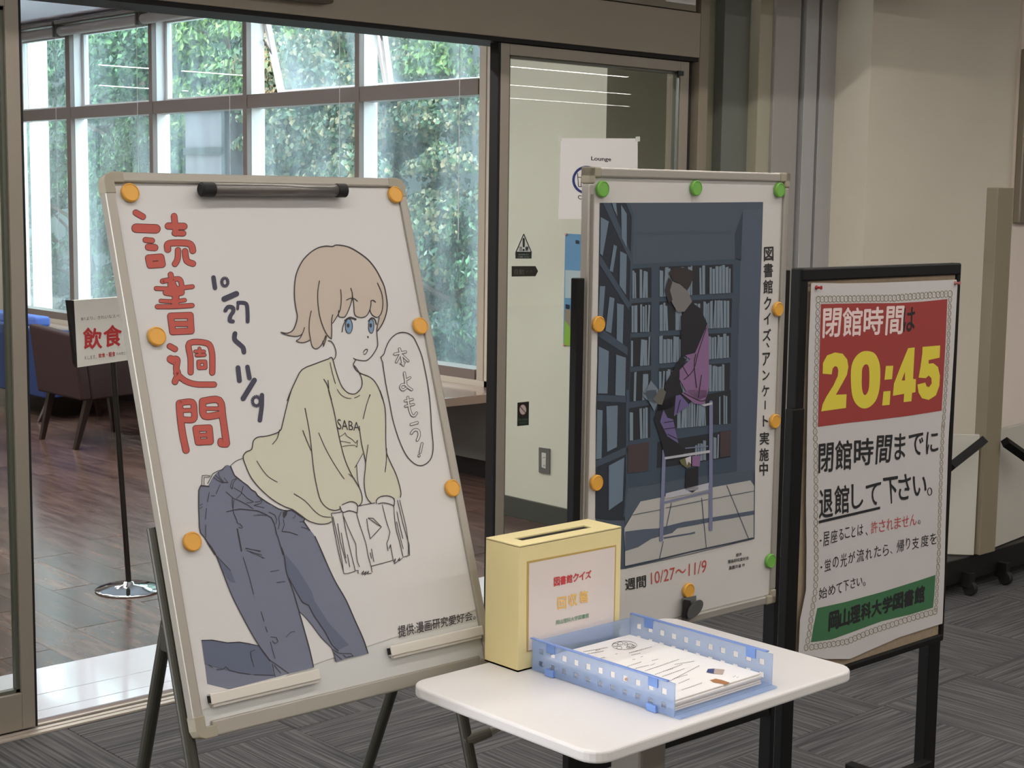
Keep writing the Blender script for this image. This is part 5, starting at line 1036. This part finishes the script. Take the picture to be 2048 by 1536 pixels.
for q_, c_ in (([(275, 325), (340, 310), (338, 445), (272, 465)], '蛍'), ([(360, 300), (425, 285), (425, 405), (362, 420)], 'の'), ([(448, 262), (515, 250), (515, 395), (445, 412)], '光'), ([(530, 250), (605, 228), (605, 350), (530, 370)], 'が'), ([(625, 215), (705, 200), (702, 340), (622, 362)], '流'), ([(722, 205), (790, 195), (792, 310), (722, 330)], 'れ'), ([(815, 180), (890, 165), (890, 285), (815, 305)], 'た'), ([(912, 165), (975, 150), (975, 270), (912, 290)], 'ら'), ([(992, 232), (1012, 230), (1015, 262), (1000, 265)], '、'),
              ([(0, 0)], None), ([(1065, 115), (1145, 100), (1142, 235), (1062, 250)], '帰'), ([(1165, 88), (1210, 80), (1205, 205), (1165, 215)], 'り'), ([(1232, 82), (1308, 70), (1305, 200), (1232, 215)], '支'), ([(1330, 62), (1412, 45), (1410, 175), (1328, 190)], '度'), ([(1428, 40), (1502, 28), (1500, 150), (1428, 165)], 'を'),
              ([(0, 0)], None), ([(210, 640), (298, 615), (298, 740), (208, 768)], '始'), ([(312, 610), (388, 590), (388, 700), (312, 725)], 'め'), ([(402, 590), (462, 572), (462, 685), (402, 700)], 'て'), ([(478, 560), (538, 545), (535, 660), (478, 675)], '下'), ([(555, 535), (610, 520), (610, 630), (555, 645)], 'さ'), ([(625, 530), (685, 515), (685, 600), (625, 620)], 'い')):
    if c_ is None: p.build('small_lettering', K('n_black', (22, 22, 26), .7), n3); p = Print(B3, SH3 + .0008)
    else: p.text(c_, *t3(q_), bold=.0)
p.ring(t3([(706, 592)])[0], 1.9, 3.6, .9, 14); p.build('small_lettering', K('n_black', (22, 22, 26), .7), n3); p = Print(B3, SH3 + .0008); p.ring(t2([(1410, 1205)])[0], 2.0, 3.8, .9, 14)
p.build('small_lettering', K('n_black', (22, 22, 26), .7), n3); p = Print(B3, SH3 + .0008)
for i, c_ in enumerate('岡山理科大学図書館'):
    x0 = 315 + i * 117.5; x1 = x0 + 108; f0 = (x0 - 310) / 1060; f1 = (x1 - 310) / 1060
    tp = lambda f: 912 - 312 * f + 12 * math.sin(f * PI); bt = lambda f: 1112 - 330 * f - 10 * math.sin(f * PI)
    p.text(c_, *t3([(x0 + 12, tp(f0)), (x1 + 4, tp(f1)), (x1, bt(f1)), (x0, bt(f0))]), bold=.045)
p.build('black_lettering', K('n_black', (22, 22, 26), .7), n3)
p = Print(B3, SH3 + .0008)
for i, c_ in enumerate('許されません'):
    x0 = 840 + i * 92; f0 = i / 6; p.text(c_, *t2([(x0, 1200 - 98 * f0), (x0 + 78, 1190 - 98 * f0), (x0 + 78, 1330 - 112 * f0), (x0, 1345 - 112 * f0)]), bold=.0)
p.build('red_lettering', K('n_redtext', (176, 76, 76), .7), n3)
rg = Print(B3, SH3 + .0004)
def chain(pts, n, rx, ry):
    P_ = [np.array(q_) for q_ in pts]; d = [0]
    for i in range(1, len(P_)): d.append(d[-1] + np.linalg.norm(P_[i] - P_[i - 1]))
    for k in range(n):
        t = d[-1] * k / (n - 1)
        for i in range(1, len(P_)):
            if t <= d[i] + 1e-6: f = (t - d[i - 1]) / (d[i] - d[i - 1]); c = P_[i - 1] * (1 - f) + P_[i] * f; break
        rg.ring(tuple(c), rx, ry, 1.25, 12); rg.disc(tuple(c), .9, 6)
chain(t1([(85, 198), (500, 190), (860, 185), (1150, 160), (1435, 140)]), 34, 4.3, 6.6)
chain(t1([(82, 262), (72, 700), (60, 1100), (52, 1500)]) + t2([(185, 260), (190, 800), (188, 1400)]) + t3([(180, 200), (178, 500), (165, 700), (130, 920), (95, 1180), (68, 1290)]), 50, 3.9, 6.2)
chain(t3([(130, 1285), (300, 1260), (520, 1225), (750, 1125), (1000, 1040), (1250, 960), (1480, 895)]), 30, 4.6, 5.8)
chain(t1([(1435, 200), (1415, 700), (1385, 1200), (1365, 1500)]) + t2([(1690, 60), (1672, 500), (1655, 1000), (1640, 1450)]) + t3([(1528, 180), (1512, 500), (1492, 860)]), 46, 2.9, 6.0)
rg.build('ring_border', K('ring_gold', (134, 128, 106), .7), n3)
for (px, py, m_, lb_) in ((1632, 575, K('pin_red', (158, 30, 34), .35), 'red push pin at the top left corner of the closing time notice'), (1910, 566, K('pin_pink', (178, 108, 104), .4), 'faded pink push pin at the top right corner of the closing time notice')):
    c = B3.at(px, py, SH3 + .0002); o = MB().lathe(c, B3.N + np.array((.25, 0, 0)), [(.0048, 0), (.005, .002), (.0028, .004), (.0026, .009), (.0046, .012), (.0044, .0135)], 16).build('push_pin', m_); tag(o, lb_, 'pin', 'push pins of the notice')

# ================================================================== SIDE TABLE
ZT = .755
tx0, tx1, ty0, ty1 = 1.548, 2.190, 1.497, 1.932
tb = thing('side_table', 'small white pedestal table in front of the boards', 'table', (1.86, 1.70, 0))
def rounded(x0, x1, y0, y1, r, k=7):
    out = []
    for cx_, cy_, a0_ in ((x1 - r, y1 - r, 0), (x0 + r, y1 - r, 90), (x0 + r, y0 + r, 180), (x1 - r, y0 + r, 270)):
        for t in np.linspace(a0_, a0_ + 90, k): out.append((cx_ + r * math.cos(math.radians(t)), cy_ + r * math.sin(math.radians(t))))
    return out
def prism(pts, z0, z1):
    n = len(pts); return MB().add([(x, y, z0) for x, y in pts] + [(x, y, z1) for x, y in pts], [tuple(reversed(range(n))), tuple(range(n, 2 * n))] + [(i, (i + 1) % n, (i + 1) % n + n, i + n) for i in range(n)])
prism(rounded(tx0, tx1, ty0, ty1, .035), ZT - .020, ZT).build('tabletop', K('white_table_top', (220, 216, 214), .38, noise=.01, nscale=8), tb, .0045, 3)
tcol = K('table_column_grey', (140, 134, 124), .45, .3)
MB().box((1.828, 1.665, .03), (1.892, 1.735, ZT - .03)).build('column', tcol, tb, .006)
MB().box((1.72, 1.60, ZT - .032), (2.0, 1.80, ZT - .0205)).build('mounting_plate', tcol, tb, .003)
MB().box((1.60, 1.66, 0), (2.12, 1.74, .035)).build('base', tcol, tb, .008); MB().box((1.82, 1.42, 0), (1.90, 1.98, .034)).build('base', tcol, tb, .008)

# ---- yellow collection box
bxa = np.array((1.729, 1.852)); yel = K('yellow_card', (222, 206, 152), .7, noise=.02, nscale=6)
bx = thing('collection_box', 'pale yellow ballot box with a slot on top, standing on the white table', 'box', (1.85, 1.90, ZT))
X0, X1, YF, YB, ZB = 1.726, 1.972, 1.856, 1.940, .972
bmw = MB()
sl = (1.758, 1.926, 1.884, 1.905)   # slot
# walls with a real slot in the lid
bmw.box((X0, YF, ZT + .0002), (X1, YF + .003, ZB - .002)); bmw.box((X0, YB - .003, ZT + .0002), (X1, YB, ZB - .002)); bmw.box((X0, YF + .003, ZT + .0002), (X0 + .003, YB - .003, ZB - .002)); bmw.box((X1 - .003, YF + .003, ZT + .0002), (X1, YB - .003, ZB - .002))
bmw.box((X0, YF, ZT + .0002), (X1, YB, ZT + .003))
MB_ = bmw.build('box_body', yel, bx)
ld = MB(); ld.box((X0, YF, ZB - .003), (X1, sl[2], ZB)); ld.box((X0, sl[3], ZB - .003), (X1, YB, ZB)); ld.box((X0, sl[2], ZB - .003), (sl[0], sl[3], ZB)); ld.box((sl[1], sl[2], ZB - .003), (X1, sl[3], ZB)); ld.build('lid', yel, bx)
MB().box((sl[0] + .0005, sl[2] + .0005, ZB - .0029), (sl[1] - .0005, sl[3] - .0005, ZB - .0022)).build('slot_shade_sheet', K('inside_dark', (20, 14, 8), .95), bx)  # near-black sheet in the slot stands in for shade inside the box
BP = Plane((X0, YF, ZT), (1, 0, 0), (0, 0, 1)); qq = lambda p: Z(1030, 1080, 6.98, p)
lb_q = clampuv(BP, qq([(165, 300), (1410, 68), (1380, 1500), (160, 1560)]), .01, X1 - X0 - .008, .016, .205)
def uvslab(P, q_, h0, h1, m, name, parent):
    a = [P.w(u, v, h0) for u, v in q_]; b = [P.w(u, v, h1) for u, v in q_]; n = len(q_)
    return MB().add(a + b, [tuple(range(n)), tuple(range(2 * n - 1, n - 1, -1))] + [(i, (i + 1) % n, (i + 1) % n + n, i + n) for i in range(n)]).build(name, m, parent)
uvslab(BP, lb_q, .0001, .0006, K('label_shadow_yellow', (178, 150, 84), .6), 'label_shadow_border', bx)  # darker yellow border stands in for the shadow around the label
lq = clampuv(BP, qq([(192, 325), (1392, 95), (1362, 1480), (182, 1540)]), .012, X1 - X0 - .012, .018, .2)
uvslab(BP, lq, .0006, .0012, K('label_white', (218, 206, 200), .22, noise=.01), 'label_sheet', bx)
p = Print(BP, .0016)
for i, c_ in enumerate('図書館クイズ'):
    x0 = 545 + i * 88; y_ = 528 - i * 18; w_ = 80; h_ = 122 - i * 3
    p.text(c_, *qq([(x0, y_), (x0 + w_, y_ - 16), (x0 + w_, y_ - 16 + h_), (x0, y_ + h_)]), bold=.03)
p.build('red_lettering', K('box_red', (196, 60, 62), .6), bx)
p = Print(BP, .0016)
for i, c_ in enumerate('回収箱'):
    x0 = 598 + i * 150; y_ = 800 - i * 42
    p.text(c_, *qq([(x0, y_ + 5), (x0 + 122, y_ - 12), (x0 + 118, y_ + 150), (x0, y_ + 170)]), bold=.03)
p.build('orange_lettering', K('box_orange', (232, 186, 100), .6), bx)
p = Print(BP, .0016); p.text('岡山理科大学図書館', *qq([(574, 1122), (1030, 1020), (1030, 1082), (576, 1186)]), bold=.01); p.build('green_lettering', K('box_green', (88, 146, 112), .6), bx)

# ---- blue letter tray
tr = thing('letter_tray', 'translucent blue letter tray with rows of square holes on the white table', 'tray', (1.875, 1.69, ZT))
def tray_mat():
    m = bpy.data.materials.new('tray_blue'); m.use_nodes = True; n = m.node_tree; n.nodes.clear(); o = n.nodes.new('ShaderNodeOutputMaterial')
    t = n.nodes.new('ShaderNodeBsdfTransparent'); t.inputs[0].default_value = (.88, .93, 1, 1)
    b = n.nodes.new('ShaderNodeBsdfPrincipled'); b.inputs['Base Color'].default_value = lin((188, 204, 230)) + (1,); b.inputs['Roughness'].default_value = .25
    tl = n.nodes.new('ShaderNodeBsdfTranslucent'); tl.inputs[0].default_value = lin((182, 202, 236)) + (1,)
    m1 = n.nodes.new('ShaderNodeMixShader'); m1.inputs[0].default_value = .4; n.links.new(b.outputs[0], m1.inputs[1]); n.links.new(tl.outputs[0], m1.inputs[2])
    m2 = n.nodes.new('ShaderNodeMixShader'); m2.inputs[0].default_value = .42; n.links.new(t.outputs[0], m2.inputs[1]); n.links.new(m1.outputs[0], m2.inputs[2])
    n.links.new(m2.outputs[0], o.inputs[0]); return m
tm = tray_mat(); tm2 = K('tray_clip_blue', (116, 150, 214), .3)
TX0, TX1, TY0, TY1 = 1.752, 1.992, 1.528, 1.848
MB().box((TX0, TY0, ZT + .004), (TX1, TY1, ZT + .006)).build('tray_floor', tm, tr, .0005)
MB().box((TX0, TY0 - .012, ZT + .001), (TX1, TY0, ZT + .005)).build('front_lip', tm, tr, .0015)
def wall_holes(xc, parent):
    m_ = MB(); x0, x1 = xc - .0009, xc + .0009; z0, z1 = ZT + .002, ZT + .056; nh = 11
    rows = [(ZT + .012, ZT + .021), (ZT + .033, ZT + .043)]
    ys = [TY0 + .022 + k * (TY1 - TY0 - .044) / (nh - 1) for k in range(nh)]; hw = .0052
    zs = [z0, rows[0][0], rows[0][1], rows[1][0], rows[1][1], z1]
    for zi in range(5):
        if zi in (1, 3):
            cur = TY0
            for y_ in ys: m_.box((x0, cur, zs[zi]), (x1, y_ - hw, zs[zi + 1])); cur = y_ + hw
            m_.box((x0, cur, zs[zi]), (x1, TY1, zs[zi + 1]))
        else: m_.box((x0, TY0, zs[zi]), (x1, TY1, zs[zi + 1]))
    w_ = m_.build('side_wall', tm, parent)
    sgn = 1 if xc > 1.9 else -1
    MB().box((min(x0, x0 + sgn * .005), TY0 + .012, z1), (max(x1, x1 + sgn * .005), TY1, z1 + .0022)).build('top_flange', K('tray_flange', (120, 148, 208), .3), parent, .0006)
    for y_ in (TY0 + .045, TY1 - .045):
        MB().box((x0 - .0012, y_ - .010, z1 - .016), (x1 + .0012, y_ + .010, z1 + .0005)).build('stacking_tab', tm2, parent, .0006)
        MB().box((x0 - .004, y_ - .010, ZT + .0005), (x1 + .0012, y_ + .010, ZT + .012)).build('foot_tab', tm2, parent, .0006)
    return w_
wall_holes(TX0, tr); wall_holes(TX1, tr)
MB().box((TX0, TY1 - .0018, ZT + .002), (TX1, TY1, ZT + .050)).build('back_wall', tm, tr)
# ---- stack of answer sheets: each visible layer is its own bundle of one stack thing
pst = thing('paper_stack', 'stack of white printed quiz sheets lying in the blue tray', 'paper', (1.87, 1.69, ZT + .006))
white_sheet = K('quiz_sheet', (236, 232, 230), .6); rngp = random.Random(4)
for k in range(9):
    dx_, dy_ = rngp.uniform(-.0016, .0016), rngp.uniform(-.0022, .0022); z_ = ZT + .0062 + k * .0019
    MB().box((1.764 + dx_, 1.541 + dy_, z_), (1.979 + dx_, 1.836 + dy_, z_ + (.0016 if k < 8 else .0012))).build('sheet', white_sheet if k % 3 != 1 else K('sheet_grey', (206, 198, 194), .7), pst)  # some bundles in a slightly greyer paper
ZP = ZT + .0062 + 8 * .0019 + .0012
PP = Plane((1.764, 1.541, ZP), (1, 0, 0), (0, 1, 0)); r7 = lambda p: Z(1140, 1230, 4.876, p)
p = Print(PP, .0004)
lines = [((130, 358), (370, 315)), ((150, 382), (330, 350)), ((575, 370), (800, 308)), ((300, 420), (345, 410)), ((445, 380), (465, 376)), ((600, 390), (690, 370)), ((690, 410), (712, 402)), ((800, 445), (860, 428)), ((610, 435), (640, 430)), ((640, 520), (770, 488)), ((560, 500), (700, 455)), ((730, 545), (1065, 430)),
         ((830, 580), (1100, 478)), ((900, 600), (1120, 520)), ((1020, 480), (1215, 450)), ((980, 640), (1265, 490)), ((1010, 620), (1150, 580)), ((1060, 665), (1170, 620)), ((1090, 730), (1290, 660)), ((790, 490), (830, 470)), ((905, 550), (1010, 520)), ((1590, 605), (1620, 590)), ((1625, 612), (1648, 602)), ((640, 352), (700, 338)), ((250, 345), (300, 335))]
for a_, b_ in lines:
    a_, b_ = r7([a_, b_]); L = int(math.hypot(b_[0] - a_[0], b_[1] - a_[1]) / 4) + 1
    for k in range(L):
        f0, f1 = k / L, (k + .72) / L; p.line([(a_[0] + (b_[0] - a_[0]) * f0, a_[1] + (b_[1] - a_[1]) * f0), (a_[0] + (b_[0] - a_[0]) * f1, a_[1] + (b_[1] - a_[1]) * f1)], .8, caps=False)
ec = r7([(530, 295)])[0]
for (ox_, oy_, rr) in ((-18, -1, 4), (-8, -4, 4), (3, -3, 3), (12, 1, 5), (-10, 5, 4), (8, 4, 3), (18, 2, 3)): p.ring((ec[0] + ox_, ec[1] + oy_), rr * 1.3, rr * .8, .7, 10)
p.ring(ec, 25, 8.5, .6, 28); p.build('printed_text', K('print_grey', (92, 88, 88), .7), pst)
p = Print(PP, .0004); p.poly(r7([(1365, 635), (1420, 620), (1480, 632), (1560, 660), (1520, 680), (1400, 658)])); p.build('printed_brown_picture', K('print_brown', (164, 112, 70), .7), pst); p = Print(PP, .0004); p.disc(r7([(560, 625)])[0], 6, 14, 3.4); p.build('printed_round_picture', K('print_brown2', (186, 150, 128), .7), pst)
p = Print(PP, .0006); p.poly(r7([(1345, 525), (1410, 522), (1400, 572), (1330, 558)])); p.build('printed_blue_picture', K('print_navy', (62, 70, 116), .7), pst)
p = Print(PP, .0004); p.poly(r7([(1410, 522), (1508, 532), (1490, 580), (1400, 572)])); p.build('printed_pink_picture', K('print_pinkgrey', (180, 160, 150), .7), pst)

# ================================================================== RIGHT SIDE: MOBILE CABINET, PICTURE FRAME
pc_ = hit(1975, 1165, 2, 0)
YP = 3.2; PPn = Plane((5.4, YP, 0), (1, 0, 0), (0, 0, 1))
u0 = PPn.at(1963, 1110); zt = PPn.at(1993, 375)[2]; zb = u0[2]
cb_ = thing('mobile_partition', 'mobile white panels joined at a tall beige post, with black casters', 'partition', (5.55, 3.2, 0))
xa = PPn.at(1965, 1000)[0]; xb = PPn.at(1988, 1000)[0]
post_m = K('beige_post', (134, 124, 104), .5)
MB().box((xa, YP, zb), (xb + .03, YP + .05, zt)).build('corner_post', post_m, cb_, .003)
panel_m = K('pale_panel', (188, 184, 174), .45, noise=.02, nscale=2)
def vpanel(p0, p1, z0, z1, th_, m, name):
    p0, p1 = np.array(p0), np.array(p1); d = nrm(np.append(p1 - p0, 0)); n = np.array((-d[1], d[0], 0)) * th_
    a = [np.append(p0, z0), np.append(p1, z0), np.append(p1, z1), np.append(p0, z1)]; b = [q_ + n for q_ in a]
    return MB().add(a + b, [(0, 1, 2, 3), (7, 6, 5, 4), (0, 4, 5, 1), (1, 5, 6, 2), (2, 6, 7, 3), (3, 7, 4, 0)]).build(name, m, cb_, .002)
vpanel((xa, YP + .03), (xa - .32, YP + .40), zb, .640, .02, panel_m, 'left_panel'); vpanel((xb + .03, YP + .03), (xb + .75, YP + .12), zb, .640, .02, panel_m, 'right_panel')
for (ax, ay, bx_, by_, nm) in ((xa - .005, YP - .01, xa - .13, YP - .03, 'left_arm'), (xb + .05, YP - .01, xb + .27, YP - .04, 'right_arm')):
    q0, q1 = ((1966, 882), (1900, 934)) if nm == 'left_arm' else ((2010, 884), (2075, 930))
    a = hit(*q0, 1, YP - .02); b = hit(*q1, 1, YP - .05)
    MB().tube([a, b], .022, 4).build(nm, sign_black, cb_)
MB().box((xa - .30, YP + .03, .05), (xb + .6, YP + .34, zb - .004)).build('base_beam', black_m, cb_, .004)
for x in (xa - .06, xb + .12):
    MB().lathe((x - .012, YP - .0, .03), (1, 0, 0), [(.026, 0), (.03, .004), (.03, .02), (.026, .024)], 20).build('caster', rubber, cb_)
    MB().box((x - .016, YP - .012, .03), (x + .016, YP + .04, zb - .06)).build('caster_fork', black_m, cb_, .002)
pf = thing('picture_frame', 'silver moulded picture frame hanging on the cream wall beside the beige post', 'frame', (7.0, 3.88, 1.9))
WP = Plane((6.8, 3.884, 0), (1, 0, 0), (0, 0, 1)); f0 = WP.at(2024, 446); f1 = WP.at(2040, 98); fx = f0[0]; fz0 = f0[2]; fz1 = f1[2]
fm = K('silver_moulding', (140, 130, 118), .4, .4); wfr = .11
for (h0_, h1_, inset) in ((0, .03, 0), (.03, .045, .02), (.045, .038, .05)):
    pass
def bar(xs, zs, name):
    (xa_, xb_), (za_, zb_) = xs, zs
    return MB().box((xa_, 3.845, za_), (xb_, 3.884, zb_)).build(name, fm, pf, .006, 2)
bar((fx, fx + .05), (fz0, fz1), 'frame_side'); bar((fx + .05, fx + .9), (fz0, fz0 + .05), 'frame_rail'); bar((fx + .05, fx + .9), (fz1 - .05, fz1), 'frame_rail'); bar((fx + .9, fx + .95), (fz0, fz1), 'frame_side')
MB().box((fx + .05, 3.86, fz0 + .05), (fx + .075, 3.884, fz1 - .05)).build('inner_moulding', K('dark_moulding', (84, 74, 64), .4), pf)
MB().box((fx + .075, 3.87, fz0 + .05), (fx + .9, 3.883, fz1 - .05)).build('backing', K('mat_board', (196, 190, 178), .8), pf)
